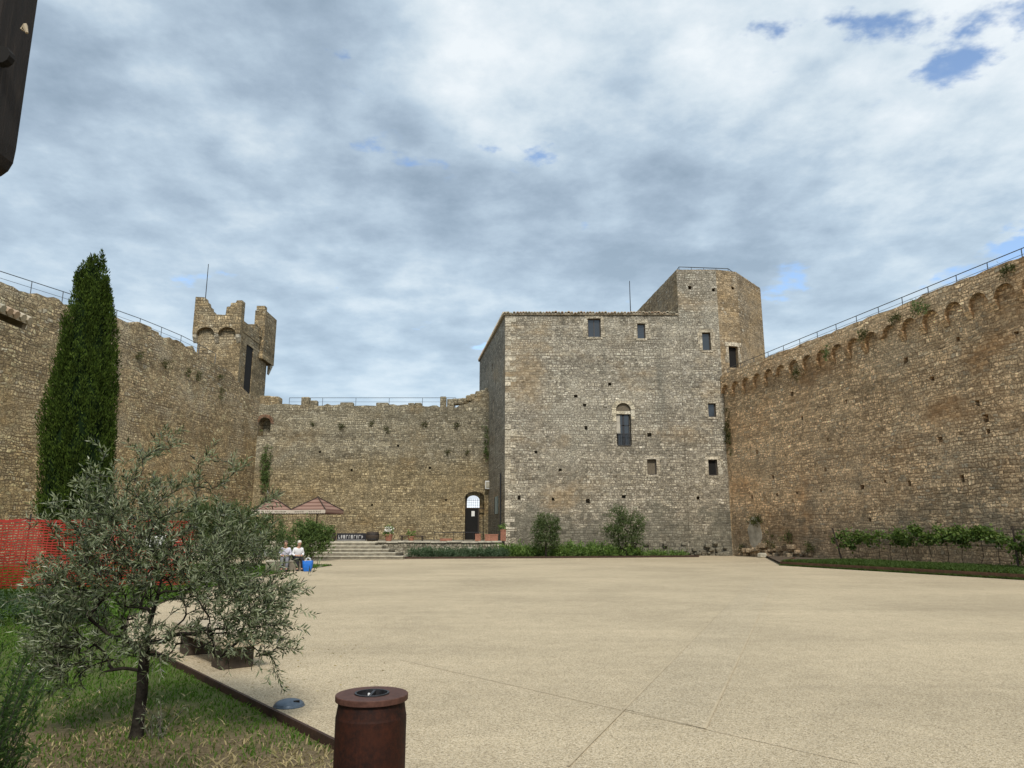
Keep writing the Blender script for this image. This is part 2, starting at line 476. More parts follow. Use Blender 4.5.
M['plaster'] = plain('old_plaster', (0.37, 0.335, 0.27), 0.9, 0, 0.25, 2.5, 0.01)
M['sign_green'] = plain('grey_green_board', (0.30, 0.36, 0.33), 0.6, 0, 0.1)
M['flower_white'] = plain('white_petal', (0.80, 0.76, 0.70), 0.7, 0, 0.1)

def corten(name, a, b_, rough=0.72):
    m, nb, b = new_mat(name)
    tc = nb.n('ShaderNodeTexCoord').outputs['Object']
    f = nb.noise(tc, 5.0, 6, 0.7)
    g = nb.noise(nb.n('ShaderNodeTexCoord').outputs['Object'], 40.0, 4, 0.7)
    c = nb.mix(nb.smooth(f, 0.3, 0.7), a, b_)
    c = nb.mix(nb.smooth(g, 0.4, 0.75, 0.0, 0.35), c, [x*1.6 for x in b_])
    nb.set(b.inputs['Base Color'], c); b.inputs['Roughness'].default_value = rough
    b.inputs['Specular IOR Level'].default_value = 0.25
    nb.set(b.inputs['Normal'], nb.bump(g, 0.3, 0.002))
    return m
M['corten'] = corten('corten_body', (0.008,0.003,0.002), (0.040,0.0105,0.004))
M['corten_lid'] = corten('corten_lid', (0.060,0.026,0.018), (0.095,0.043,0.030), 0.6)
M['corten_edge'] = corten('corten_edging', (0.03,0.018,0.013), (0.062,0.034,0.022))

M['corten_bed'] = corten('corten_bed_edging', (0.07,0.038,0.022), (0.14,0.075,0.042))
def glass():
    m, nb, b = new_mat('window_glass')
    b.inputs['Base Color'].default_value = (0.03, 0.035, 0.04, 1)
    b.inputs['Roughness'].default_value = 0.08
    b.inputs['Specular IOR Level'].default_value = 0.9
    return m
M['glass'] = glass()

def timber():
    m, nb, b = new_mat('old_timber')
    tc = nb.n('ShaderNodeTexCoord').outputs['Object']
    x, y, z = nb.sep(tc)
    g = nb.noise(nb.xyz(nb.math('MULTIPLY', x, 14), nb.math('MULTIPLY', y, 14), nb.math('MULTIPLY', z, 1.5)), 3.0, 6, 0.7, 0.6)
    c = nb.ramp(g, [(0.25, (0.004,0.003,0.002)), (0.55, (0.014,0.009,0.006)), (0.8, (0.05,0.036,0.024))])
    nb.set(b.inputs['Base Color'], c); b.inputs['Roughness'].default_value = 0.85
    nb.set(b.inputs['Normal'], nb.bump(g, 0.8, 0.008))
    return m
M['timber'] = timber()

def canvas():
    m, nb, b = new_mat('striped_canvas')
    tc = nb.n('ShaderNodeTexCoord').outputs['Object']
    x, y, z = nb.sep(tc)
    s = nb.math('FRACT', nb.math('MULTIPLY', z, 3.6))
    st = nb.smooth(nb.math('ABSOLUTE', nb.math('SUBTRACT', s, 0.5)), 0.16, 0.24)
    c = nb.mix(st, (0.15, 0.075, 0.055), (0.27, 0.165, 0.125))
    nb.set(b.inputs['Base Color'], c); b.inputs['Roughness'].default_value = 0.9
    return m
M['canvas'] = canvas()

def tile():
    m, nb, b = new_mat('roof_tile')
    tc = nb.n('ShaderNodeTexCoord').outputs['Object']
    geo = nb.n('ShaderNodeNewGeometry')
    c = nb.ramp(geo.outputs['Random Per Island'], [(0,(0.30,0.20,0.13)),(0.4,(0.44,0.34,0.23)),(0.7,(0.40,0.36,0.27)),(1,(0.28,0.25,0.18))])
    f = nb.noise(tc, 7.0, 5, 0.7)
    c = nb.mix(nb.smooth(f, 0.45, 0.7, 0, 0.6), c, (0.13,0.125,0.09))
    nb.set(b.inputs['Base Color'], c); b.inputs['Roughness'].default_value = 0.9
    return m
M['tile'] = tile()

def gravel(name, a, b_, c_):
    m, nb, b = new_mat(name)
    tc = nb.n('ShaderNodeTexCoord').outputs['Object']
    vo = nb.n('ShaderNodeTexVoronoi', feature='F1'); nb.set(vo.inputs['Vector'], tc); vo.inputs['Scale'].default_value = 105
    cell = nb.sep(vo.outputs['Color'])
    col = nb.ramp(cell[0], [(0, [x*0.50 for x in a]), (0.3, a), (0.65, b_), (1.0, c_)])
    n2 = nb.noise(tc, 38, 4, 0.8)
    k = nb.smooth(n2, 0.25, 0.75, 0.72, 1.22)
    n3 = nb.noise(tc, 0.22, 5, 0.6, 0.5)
    k2 = nb.smooth(n3, 0.25, 0.75, 0.86, 1.10)
    # raking and tyre lines: faint, drawn out sideways
    x, y, z = nb.sep(tc)
    n4 = nb.noise(nb.xyz(nb.math('MULTIPLY', x, 0.09), nb.math('MULTIPLY', y, 0.75), 0.0), 1.0, 5, 0.65, 0.6)
    k2 = nb.math('MULTIPLY', k2, nb.smooth(n4, 0.3, 0.7, 0.94, 1.04))
    n5 = nb.noise(tc, 3.0, 4, 0.7)
    k2 = nb.math('MULTIPLY', k2, nb.smooth(n5, 0.3, 0.7, 0.93, 1.05))
    k = nb.math('MULTIPLY', k, k2)
    col = nb.mix(1.0, col, nb.xyz(k, k, k), 'MULTIPLY')
    nb.set(b.inputs['Base Color'], col); b.inputs['Roughness'].default_value = 0.95
    b.inputs['Specular IOR Level'].default_value = 0.15
    nb.set(b.inputs['Normal'], nb.bump(nb.math('ADD', vo.outputs['Distance'], n2), 0.5, 0.012))
    return m
M['gravel'] = gravel('gravel_ground', (0.465,0.375,0.243), (0.535,0.442,0.300), (0.615,0.522,0.375))
M['gravel_grey'] = gravel('gravel_band', (0.458,0.372,0.244), (0.528,0.439,0.302), (0.608,0.519,0.377))
M['joint'] = plain('gravel_joint', (0.43, 0.35, 0.23), 0.95, 0, 0.15, 4)

def lawn_mat():
    m, nb, b = new_mat('lawn_soil')
    tc = nb.n('ShaderNodeTexCoord').outputs['Object']
    x, y, z = nb.sep(tc)
    n1 = nb.noise(tc, 0.9, 5, 0.65)
    n2 = nb.noise(tc, 30, 5, 0.75)
    # straw-dry near the viewer, green further off
    dry = nb.smooth(nb.math('ADD', y, nb.math('MULTIPLY', nb.math('SUBTRACT', n1, 0.5), 4.5)), 5.9, 8.4, 1.0, 0.0)
    green = nb.mix(n2, (0.07,0.085,0.03), (0.14,0.165,0.055))
    brown = nb.mix(nb.smooth(n2, 0.3, 0.7), (0.11,0.08,0.045), (0.25,0.195,0.115))
    nb.set(b.inputs['Base Color'], nb.mix(dry, green, brown))
    b.inputs['Roughness'].default_value = 0.95; b.inputs['Specular IOR Level'].default_value = 0.1
    nb.set(b.inputs['Normal'], nb.bump(n2, 0.9, 0.03))
    return m
M['lawn'] = lawn_mat()
M['blade'] = leafy('grass_blade', [(0.048,0.099,0.011),(0.075,0.147,0.017),(0.107,0.185,0.026),(0.064,0.120,0.015)], 0.6, trans=0.3, spec=0.2)
M['blade_dark'] = leafy('bed_grass_blade', [(0.035,0.062,0.012),(0.055,0.09,0.018),(0.075,0.115,0.026)], 0.6, trans=0.3, spec=0.2)
M['straw'] = leafy('dry_grass', [(0.345,0.273,0.138),(0.475,0.389,0.213),(0.259,0.201,0.103),(0.187,0.187,0.068)], 0.8, trans=0.2, spec=0.1)
M['olive'] = leafy('olive_leaf', [(0.010,0.017,0.006),(0.024,0.038,0.011),(0.055,0.078,0.026),(0.10,0.128,0.05),(0.34,0.37,0.22)], 0.38, under=(0.23,0.255,0.155), trans=0.2, spec=0.4)
M['olive_far'] = leafy('olive_leaf_far', [(0.028,0.046,0.014),(0.05,0.08,0.024),(0.078,0.115,0.038),(0.13,0.165,0.07)], 0.55, under=(0.11,0.145,0.06), trans=0.28, spec=0.2)
M['bark'] = plain('olive_bark', (0.030, 0.025, 0.019), 0.95, 0, 0.5, 14, 0.02, 0.1)
M['twig'] = plain('olive_twig', (0.12, 0.105, 0.085), 0.9, 0, 0.3, 14, 0.0, 0.1)
M['cypress'] = leafy('cypress_spray', [(0.020,0.036,0.007),(0.035,0.059,0.009),(0.053,0.083,0.013),(0.081,0.117,0.019)], 0.75, trans=0.12, spec=0.08)
def plume_tint(m):
    """whole plumes lean lighter or darker, drawn out along the branch direction"""
    nb = NB(m.node_tree); b = m.node_tree.nodes['Principled BSDF']
    src = b.inputs['Base Color'].links[0].from_socket
    x, y, z = nb.sep(nb.n('ShaderNodeTexCoord').outputs['Object'])
    f = nb.noise(nb.xyz(nb.math('MULTIPLY', x, 3.4), nb.math('MULTIPLY', y, 3.4), nb.math('MULTIPLY', z, 1.1)), 1.0, 4, 0.65)
    k = nb.smooth(f, 0.3, 0.7, 0.5, 1.5)
    nb.set(b.inputs['Base Color'], nb.mix(1.0, src, nb.xyz(k, k, k), 'MULTIPLY'))
plume_tint(M['cypress'])
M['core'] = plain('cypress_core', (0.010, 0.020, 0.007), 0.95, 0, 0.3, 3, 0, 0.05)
M['shrub'] = leafy('shrub_leaf', [(0.049,0.084,0.025),(0.077,0.126,0.034),(0.119,0.175,0.050),(0.154,0.210,0.070)], 0.6, trans=0.25, spec=0.25)
M['rosemary'] = leafy('rosemary_leaf', [(0.050,0.096,0.028),(0.084,0.149,0.037),(0.134,0.219,0.053),(0.067,0.122,0.031)], 0.55, trans=0.2, spec=0.3)
M['sage'] = leafy('blue_green_leaf', [(0.05,0.085,0.04),(0.085,0.13,0.07),(0.13,0.18,0.105)], 0.65, trans=0.25, spec=0.15)
M['cover'] = leafy('ground_cover_leaf', [(0.058,0.108,0.024),(0.099,0.174,0.036),(0.165,0.248,0.057),(0.215,0.297,0.090)], 0.6, trans=0.3, spec=0.25)
M['vine'] = leafy('vine_leaf', [(0.052,0.089,0.020),(0.087,0.144,0.031),(0.127,0.188,0.044),(0.173,0.211,0.061)], 0.55, trans=0.35, spec=0.25)
M['caper'] = leafy('wall_tuft_leaf', [(0.055,0.061,0.022),(0.088,0.083,0.033),(0.066,0.088,0.026),(0.133,0.111,0.049)], 0.7, trans=0.2, spec=0.15)

# ------------------------------------------------------------------ foliage helpers (numpy)
def leaf_quads(pos, d, L, W, rng, lift=0.15):
    """rhombic leaves: pos (n,3) base points, d (n,3) unit directions"""
    n = len(pos)
    rv = rng.normal(size=(n, 3))
    side = np.cross(d, rv); side /= (np.linalg.norm(side, axis=1, keepdims=True) + 1e-9)
    nor = np.cross(d, side)
    L = np.broadcast_to(np.asarray(L, float), (n,))[:, None]; W = np.broadcast_to(np.asarray(W, float), (n,))[:, None]
    v0 = pos
    v1 = pos + d*L*0.45 + side*W*0.5 + nor*L*lift*0.5
    v2 = pos + d*L
    v3 = pos + d*L*0.45 - side*W*0.5 + nor*L*lift*0.5
    V = np.stack([v0, v1, v2, v3], axis=1).reshape(-1, 3)
    Fq = np.arange(4*n).reshape(-1, 4)
    return V, Fq

def unit(a):
    return a / (np.linalg.norm(a, axis=-1, keepdims=True) + 1e-9)

def clumps(rng, blobs, n, L, W, up=0.4, clump=45, spread=0.16, shell=0.55, jit=0.35):
    """leaves gathered in clumps filling ellipsoids blobs = [(centre, radii, weight)]"""
    w = np.array([b[2] for b in blobs], float); w /= w.sum()
    nc = max(3, n // clump)
    which = rng.choice(len(blobs), size=nc, p=w)
    C = np.array([b[0] for b in blobs], float)[which]
    Rr = np.array([b[1] for b in blobs], float)[which]
    dirs = unit(rng.normal(size=(nc, 3)))
    rad = (shell + (1-shell)*rng.random((nc, 1))) * (0.75 + 0.35*rng.random((nc, 1)))
    cc = C + dirs*Rr*rad
    idx = rng.integers(0, nc, size=n)
    size = (0.6 + 0.9*rng.random(nc))[idx][:, None]
    pos = cc[idx] + rng.normal(size=(n, 3))*spread*size
    out = unit(dirs[idx] + rng.normal(size=(n, 3))*0.9 + np.array([0, 0, up]))
    return leaf_quads(pos, out, L*(1-jit+2*jit*rng.random(n)), W*(1-jit+2*jit*rng.random(n)), rng)

def tree_skeleton(rng, trunk, tips, seg=0.16, wiggle=0.18, droop=0.0, nfork=3):
    """grow branches from the trunk polyline to every tip; returns nodes, parents"""
    nodes = [np.array(p, float) for p in trunk]; par = [-1] + list(range(len(trunk)-1))
    fork = max(1, len(trunk)-nfork)
    base = nodes[fork]
    tips = sorted(tips, key=lambda t: np.linalg.norm(t - base))
    for t in tips:
        A = np.array(nodes[fork:])
        dv = t - A
        dist = np.linalg.norm(dv, axis=1)
        pen = dist + 0.45*np.maximum(0, A[:, 2]-t[2]) + 0.12*np.linalg.norm(A - base, axis=1)
        j = int(np.argmin(pen)) + fork
        a = nodes[j]; d = np.linalg.norm(t-a)
        if d < 0.02: continue
        k = max(2, int(d/seg))
        pv = a - nodes[par[j]] if par[j] >= 0 else np.array([0, 0, 1.0])
        pv = pv/(np.linalg.norm(pv)+1e-9)
        ctrl = a + (pv*0.22 + (t-a)/d*0.3)*d + np.array([0, 0, 0.07*d]) + rng.normal(size=3)*wiggle*d*0.3
        prev = j
        for i in range(1, k+1):
            s = i/k
            p = (1-s)**2*a + 2*s*(1-s)*ctrl + s*s*t
            p[2] -= droop*s*s*d
            if i < k: p = p + rng.normal(size=3)*wiggle*seg*0.25
            nodes.append(p); par.append(prev); prev = len(nodes)-1
    return nodes, par

def skeleton_mesh(mb, nodes, par, r_tip, r_trunk, power=2.3, seg=6, minr=0.0):
    n = len(nodes); kids = [[] for _ in range(n)]
    for i, p in enumerate(par):
        if p >= 0: kids[p].append(i)
    rad = np.zeros(n)
    for i in reversed(range(n)):
        if not kids[i]: rad[i] = r_tip
        else: rad[i] = sum(rad[k]**power for k in kids[i])**(1/power)
    cnt = np.zeros(n)
    for i in reversed(range(n)):
        cnt[i] = 1 if not kids[i] else sum(cnt[k] for k in kids[i])
    rad = r_tip + (r_trunk - r_tip)*(cnt/cnt[0])**0.66
    rad[cnt <= 1] = np.minimum(rad[cnt <= 1], r_tip*1.6)
    # chains
    done = set()
    for i in range(n):
        start = None
        if par[i] < 0 or (len(kids[par[i]]) > 0 and kids[par[i]][0] != i) or False:
            start = i
        if start is None: continue
        ch = [] if par[i] < 0 else [par[i]]
        k = i
        while True:
            ch.append(k)
            if not kids[k]: break
            k = kids[k][0]
        rs = [rad[c] for c in ch]
        if par[i] >= 0: rs[0] = min(rs[0], rs[1]*1.25)
        sg = seg if max(rs) > 0.012 else 4
        mb.tube([nodes[c] for c in ch], rs, sg)
    return rad, kids

def twig_leaves(rng, nodes, par, kids, rad, rmax, step, L, W, per=2, spread=0.9, chance=1.0):
    pos = []; dr = []
    for i, p in enumerate(par):
        if p < 0 or rad[i] > rmax: continue
        a, b = nodes[p], nodes[i]; d = b-a; l = np.linalg.norm(d)
        if l < 1e-6: continue
        d = d/l
        k = max(1, int(l/step))
        for q in range(k):
            if rng.random() > chance: continue
            c = a + (b-a)*((q + rng.random())/k)
            for _ in range(per):
                o = rng.normal(size=3); o -= d*o.dot(d); o /= (np.linalg.norm(o)+1e-9)
                pos.append(c); dr.append(d*0.75 + o*spread + np.array([0, 0, 0.15]))
    pos = np.array(pos); dr = unit(np.array(dr))
    n = len(pos)
    return leaf_quads(pos, dr, L*(0.65+0.6*rng.random(n)), W*(0.7+0.5*rng.random(n)), rng)

# ------------------------------------------------------------------ camera, light, sky
cam = bpy.data.cameras.new('camera'); camo = bpy.data.objects.new('camera', cam); COL.objects.link(camo)
cam.sensor_width = 36; cam.lens = F/1024*36; cam.clip_end = 6000; cam.clip_start = 0.05
camo.location = (0, 0, EYE); camo.rotation_euler = (math.pi/2 + PITCH, 0, 0)
SC.camera = camo

SUN_EL, SUN_AZ = 46.0, 171.0          # azimuth clockwise from +Y: the sun stands to the right, behind the viewer
sl = bpy.data.lights.new('sun', 'SUN'); sl.energy = 2.0; sl.angle = R(12); sl.color = (1.0, 0.95, 0.87)
so = bpy.data.objects.new('sun', sl); COL.objects.link(so)
sd = Vector((math.sin(R(SUN_AZ))*math.cos(R(SUN_EL)), math.cos(R(SUN_AZ))*math.cos(R(SUN_EL)), math.sin(R(SUN_EL))))
so.rotation_euler = sd.to_track_quat('Z', 'Y').to_euler()

def make_world():
    w = bpy.data.worlds.new('World'); SC.world = w; w.use_nodes = True
    t = w.node_tree; nb = NB(t)
    bg = t.nodes['Background']; out = t.nodes['World Output']
    sky = nb.n('ShaderNodeTexSky', sky_type='NISHITA'); sky.sun_disc = False
    sky.sun_elevation = R(SUN_EL); sky.sun_rotation = R(SUN_AZ)
    sky.air_density = 1.0; sky.dust_density = 0.6; sky.ozone_density = 0.9
    nb.L.new(sky.outputs[0], bg.inputs[0]); bg.inputs[1].default_value = 0.135
    d = nb.n('ShaderNodeTexCoord').outputs['Generated']
    x, y, z = nb.sep(d)
    zc = nb.math('ADD', nb.math('MAXIMUM', z, 0.0), 0.16)
    px = nb.math('DIVIDE', x, zc); py = nb.math('DIVIDE', y, zc)
    p = nb.xyz(px, nb.math('MULTIPLY', py, 1.0), 3.7)
    SEED = 14.7
    pr = nb.xyz(nb.math('ADD', nb.math('MULTIPLY', px, 0.80), nb.math('MULTIPLY', py, -0.28)), nb.math('ADD', nb.math('MULTIPLY', py, 1.12), nb.math('MULTIPLY', px, 0.25)), SEED)
    dens = nb.noise(pr, 1.15, 12, 0.58)
    fine0 = nb.noise(pr, 4.0, 6, 0.6)
    cover = nb.smooth(nb.math('ADD', dens, nb.math('MULTIPLY', nb.math('SUBTRACT', fine0, 0.5), 0.42)), 0.190, 0.250)
    gap = nb.noise(nb.xyz(nb.math('MULTIPLY', px, 0.9), py, SEED + 6.3), 2.7, 7, 0.55)
    cover = nb.math('MULTIPLY', cover, nb.smooth(nb.math('ADD', gap, nb.math('MULTIPLY', x, 0.05)), 0.625, 0.68, 1.0, 0.0))
    # heavy grey undersides, bright tops and thin bright gaps
    big = nb.noise(nb.xyz(px, py, SEED + 3.9), 0.9, 3, 0.5)
    bil0 = nb.noise(nb.xyz(px, py, SEED), 2.0, 10, 0.575)
    bil = nb.noise(nb.xyz(nb.math('ADD', px, 0.08), nb.math('SUBTRACT', py, 0.06), SEED), 2.0, 10, 0.575)
    rel = nb.math('MULTIPLY', nb.math('SUBTRACT', bil0, bil), 0.75)
    shade = nb.math('ADD', nb.math('ADD', nb.math('MULTIPLY', big, 0.85), nb.math('MULTIPLY', bil0, 0.42)), rel)
    fine = nb.noise(nb.xyz(px, py, SEED+1.7), 4.6, 9, 0.62)
    shade = nb.math('ADD', shade, nb.math('MULTIPLY', nb.math('SUBTRACT', fine, 0.5), 0.44))
    shade = nb.math('ADD', shade, nb.math('MULTIPLY', x, 0.12))
    thin = nb.smooth(dens, 0.36, 0.58, 0.07, -0.05)
    shade = nb.math('ADD', shade, thin)
    cl = nb.ramp(nb.math('ADD', shade, -0.045), [(0.30, (0.29,0.375,0.465)), (0.42, (0.375,0.47,0.57)), (0.54, (0.49,0.60,0.70)), (0.66, (0.66,0.755,0.82)), (0.82, (0.86,0.915,0.945))])
    hz = nb.smooth(z, 0.05, 0.50, 0.55, 0.0)
    cl = nb.mix(hz, cl, (0.56, 0.71, 0.83))
    bg2 = nb.n('ShaderNodeBackground'); nb.set(bg2.inputs[0], cl); bg2.inputs[1].default_value = 0.64
    mx = nb.n('ShaderNodeMixShader'); nb.set(mx.inputs[0], nb.math('MULTIPLY', cover, 0.94))
    nb.L.new(bg.outputs[0], mx.inputs[1]); nb.L.new(bg2.outputs[0], mx.inputs[2]); nb.L.new(mx.outputs[0], out.inputs[0])
make_world()
SC.view_settings.view_transform = 'Standard'; SC.view_settings.look = 'None'
SC.view_settings.gamma = 1.0; SC.view_settings.use_curve_mapping = False
SC.view_settings.exposure = 0.72
SC.cycles.max_bounces = 6

# ------------------------------------------------------------------ ground
EDGE = [(9.0,-6.6), (3.65,0.0), (-1.39,6.14), (-2.95,8.08), (-5.1,10.76), (-6.1,11.95), (-7.5,14.8), (-8.7,19.5), (-9.5,25.5), (-9.7,32.0), (-9.3,38.6), (-9.6,39.6), (-14.0,40.6), (-24.5,41.0)]
def flat(name, poly, z, mat, kind='structure'):
    me = bpy.data.meshes.new(name)
    me.from_pydata([(x, y, z) for x, y in poly], [], [list(range(len(poly)))])
    me.update()
    if me.polygons[0].normal.z < 0: me.flip_normals()
    me.materials.append(mat)
    o = bpy.data.objects.new(name, me); COL.objects.link(o)
    return tag(o, kind=kind)
mb = MB(); mb.lathe([(0.01,-0.62),(60,-0.62),(400,-0.9),(3500,-4.0)], (0,30,0), 48, close=False)
tag(mb.build('terrain', M['soil']), kind='structure')
flat('courtyard_ground', EDGE + [(-27,41), (-27,72), (24,72), (40,-20), (9,-20)], 0.0, M['gravel'])
flat('lawn', EDGE + [(-34,41), (-34,-20), (9,-20)], -0.05, M['lawn'])

def arrow_strip(name, pts, w, z, mat):
    V = []; Fc = []
    for i, p in enumerate(pts):
        p = Vector((p[0], p[1], 0))
        a = Vector((*pts[max(i-1,0)][:2], 0)); b = Vector((*pts[min(i+1,len(pts)-1)][:2], 0))
        t = (b-a).normalized(); n = Vector((-t.y, t.x, 0))
        V += [(p + n*w/2).to_tuple()[:2] + (z,), (p - n*w/2).to_tuple()[:2] + (z,)]
    for i in range(len(pts)-1): Fc.append((2*i, 2*i+1, 2*i+3, 2*i+2))
    me = bpy.data.meshes.new(name); me.from_pydata(V, [], Fc); me.update()
    if me.polygons[0].normal.z < 0: me.flip_normals()
    me.materials.append(mat)
    o = bpy.data.objects.new(name, me); COL.objects.link(o); return tag(o, kind='structure')

# paved bands laid in the gravel: two converging joints and a cross joint
A0, A1 = G(568,767), G(752,580); B0, B1 = G(705,729), G(776,580)
C0, C1 = G(400,660), G(860,765)
AC = G(622,709)
flat('paved_band', [(AC.x,AC.y),(B0.x,B0.y),(B1.x,B1.y),(A1.x,A1.y)], 0.004, M['gravel_grey'])
arrow_strip('joint_line', [A0, A1], 0.022, 0.009, M['joint'])
arrow_strip('joint_line', [B0, B1], 0.022, 0.009, M['joint'])
arrow_strip('joint_line', [C0, C1], 0.010, 0.012, M['joint'])

# corten edging between lawn and gravel: one long strip
def edging(name, pts, z0, z1, t, label, mat=None):
    mb = MB(); n = len(pts)
    L = []; Rr = []
    for i, p in enumerate(pts):
        p = Vector((p[0], p[1], 0)); a = Vector((*pts[max(i-1,0)],0)); b = Vector((*pts[min(i+1,n-1)],0))
        tt = (b-a).normalized(); nn = Vector((-tt.y, tt.x, 0))*t/2
        L.append(p+nn); Rr.append(p-nn)
    vs = []
    for i in range(n):
        vs += [(L[i].x,L[i].y,z0),(Rr[i].x,Rr[i].y,z0),(Rr[i].x,Rr[i].y,z1),(L[i].x,L[i].y,z1)]
    fs = [(0,1,2,3), (4*n-4,4*n-1,4*n-2,4*n-3)]
    for i in range(n-1):
        a = 4*i; b = a+4
        fs += [(a,b,b+1,a+1),(a+1,b+1,b+2,a+2),(a+2,b+2,b+3,a+3),(a+3,b+3,b,a)]
    mb.add(vs, fs)
    return tag(mb.build(name, mat or M['corten_edge'], fix=True), label, 'edging')
edging('lawn_edging', [(x,y) for x,y in EDGE], -0.35, 0.022, 0.03, 'long low rusted steel strip dividing the near lawn from the gravel')

# ------------------------------------------------------------------ grass blades
def grass_mesh(rng, n, region, hmin, hmax, z):
    x0, x1, y0, y1 = region
    pts = []
    E = EDGE
    def inside(x, y):  # left of the edging
        for (ax, ay), (bx, by) in zip(E, E[1:]):
            lo, hi = min(ay, by), max(ay, by)
            if lo <= y <= hi and abs(by-ay) > 1e-6:
                ex = ax + (bx-ax)*(y-ay)/(by-ay)
                return x < ex - 0.03
        return False
    Y = y0 + (y1-y0)*rng.random(n)**1.7
    X = x0 + (x1-x0)*rng.random(n)
    keep = np.array([inside(a, b) for a, b in zip(X, Y)])
    # drop what lies far outside the view
    keep &= (X/np.maximum(Y, 0.5) > -0.86)
    return X[keep], Y[keep]

def hash_noise(x, y, s):
    return (np.sin(x*1.7*s+1.3)*np.cos(y*1.3*s+0.7) + 0.6*np.sin(x*3.1*s-y*2.3*s+2.0) + 0.4*np.cos(x*6.3*s+y*5.1*s))/2.0

def blades(X, Y, h, w, rng, z, lean=0.5):
    n = len(X)
    base = np.stack([X, Y, np.full(n, z)], 1)
    ang = rng.random(n)*2*np.pi
    side = np.stack([np.cos(ang), np.sin(ang), np.zeros(n)], 1)
    ln = rng.normal(size=(n, 3))*lean; ln[:, 2] = 0
    mid = base + np.stack([ln[:,0]*h*0.35, ln[:,1]*h*0.35, h*0.55], 1)
    tip = base + np.stack([ln[:,0]*h, ln[:,1]*h, h*(0.95-0.2*rng.random(n))], 1)
    W = (w*(0.7+0.6*rng.random(n)))[:, None]
    V = np.stack([base-side*W/2, base+side*W/2, mid+side*W*0.4, tip, mid-side*W*0.4], 1).reshape(-1, 3)
    k = np.arange(n)[:, None]*5
    Fc = np.concatenate([k+np.array([[0,1,2,4]])], 1)
    F3 = np.concatenate([k+np.array([[4,2,3]])], 1)
    return V, Fc.tolist() + F3.tolist()

rng = np.random.default_rng(11)
X, Y = grass_mesh(rng, 260000, (-15, 2.5, 2.0, 16), 0.03, 0.09, -0.05)
dryv = Y + 1.6*hash_noise(X, Y, 0.9) + rng.normal(size=len(X))*0.7
green = dryv > 6.9
# green lobes also at the far left and along the edging in the foreground
green |= (hash_noise(X+3, Y+1, 1.5) > 0.35) & (rng.random(len(X)) < 0.75)
green |= (X < -2.2) & (rng.random(len(X)) < 0.6)
bare = (hash_noise(X, Y, 2.2) < -0.3) & (rng.random(len(X)) < 0.6)
gs = green & ~bare
V, Fc = blades(X[gs], Y[gs], 0.022+0.036*rng.random(gs.sum()), 0.0035+0.0011*Y[gs], rng, -0.052)
tag(link_mesh('lawn_grass', np_mesh('lawn_grass', V, Fc), M['blade']), kind='stuff', label='short green grass blades covering the near lawn', cat='grass')
ds = (~green) & (rng.random(len(X)) < 0.8)
V, Fc = blades(X[ds], Y[ds], 0.02+0.035*rng.random(ds.sum()), 0.005+0.001*Y[ds], rng, -0.052, 1.3)
tag(link_mesh('dry_grass', np_mesh('dry_grass', V, Fc), M['straw']), kind='stuff', label='straw coloured dry grass around the olive trunk', cat='grass')
# far lawn / bed towards the left wall
X, Y = grass_mesh(rng, 60000, (-25, -5, 15, 40.5), 0.1, 0.2, -0.05)
V, Fc = blades(X, Y, 0.08+0.10*rng.random(len(X)), 0.03+0.001*Y, rng, -0.052, 0.7)
tag(link_mesh('far_lawn_grass', np_mesh('far_lawn_grass', V, Fc), M['blade']), kind='stuff', label='rough green grass of the far lawn below the cypress', cat='grass')

# ------------------------------------------------------------------ straight wall with ragged top
def wall_mesh(p0, p1, thick, top, zb, rng, step=0.45, jit=0.05, rough=0.12):
    """front face on p0->p1, body extends to the right-hand normal side; top(s) gives height"""
    p0 = Vector((p0[0], p0[1], 0)); p1 = Vector((p1[0], p1[1], 0))
    d = (p1-p0); Ln = d.length; d.normalize(); nb_ = Vector((d.y, -d.x, 0))
    n = int(Ln/step)
    mb = MB(); vs = []
    cur = 0.0
    for i in range(n+1):
        s = Ln*i/n
        if rng.random() < 0.35: cur = rng.normal()*rough*0.5
        z = top(s) + cur + rng.normal()*jit
        z2 = top(s) + rng.normal()*jit
        a = p0 + d*s; b = a + nb_*thick
        vs += [(a.x,a.y,zb),(b.x,b.y,zb),(b.x,b.y,z2),(a.x,a.y,z)]
    fs = [(0,1,2,3), (4*n,4*n+3,4*n+2,4*n+1)]
    for i in range(n):
        a = 4*i; b = a+4
        fs += [(a,b,b+1,a+1),(a+1,b+1,b+2,a+2),(a+2,b+2,b+3,a+3),(a+3,b+3,b,a)]
    mb.add(vs, fs)
    return mb, d, nb_

def interp(tab):
    xs = [a for a, _ in tab]; ys = [b for _, b in tab]
    return lambda s: float(np.interp(s, xs, ys))

def hole_cutter(mb, c, nrm, w, h, depth, rng=None):
    """box cut into a face at point c whose outward normal is nrm"""
    nrm = Vector(nrm).normalized(); t = Vector((-nrm.y, nrm.x, 0))
    c = Vector(c)
    q = [c + t*sx*w/2 + Vector((0,0,sz*h/2)) + nrm*0.2 for sx, sz in ((-1,-1),(1,-1),(1,1),(-1,1))]
    if rng is not None:
        q = [p + t*rng.normal()*w*0.08 + Vector((0,0,rng.normal()*h*0.08)) for p in q]
    mb.extrude(q, -nrm*(depth+0.2))

def hit(px, py, p0, nrm):
    d = ray(px, py); o = Vector((0,0,EYE)); p0 = Vector((p0[0],p0[1],0)); nrm = Vector(nrm)
    t = (p0-o).dot(nrm)/d.dot(nrm)
    return o + d*t

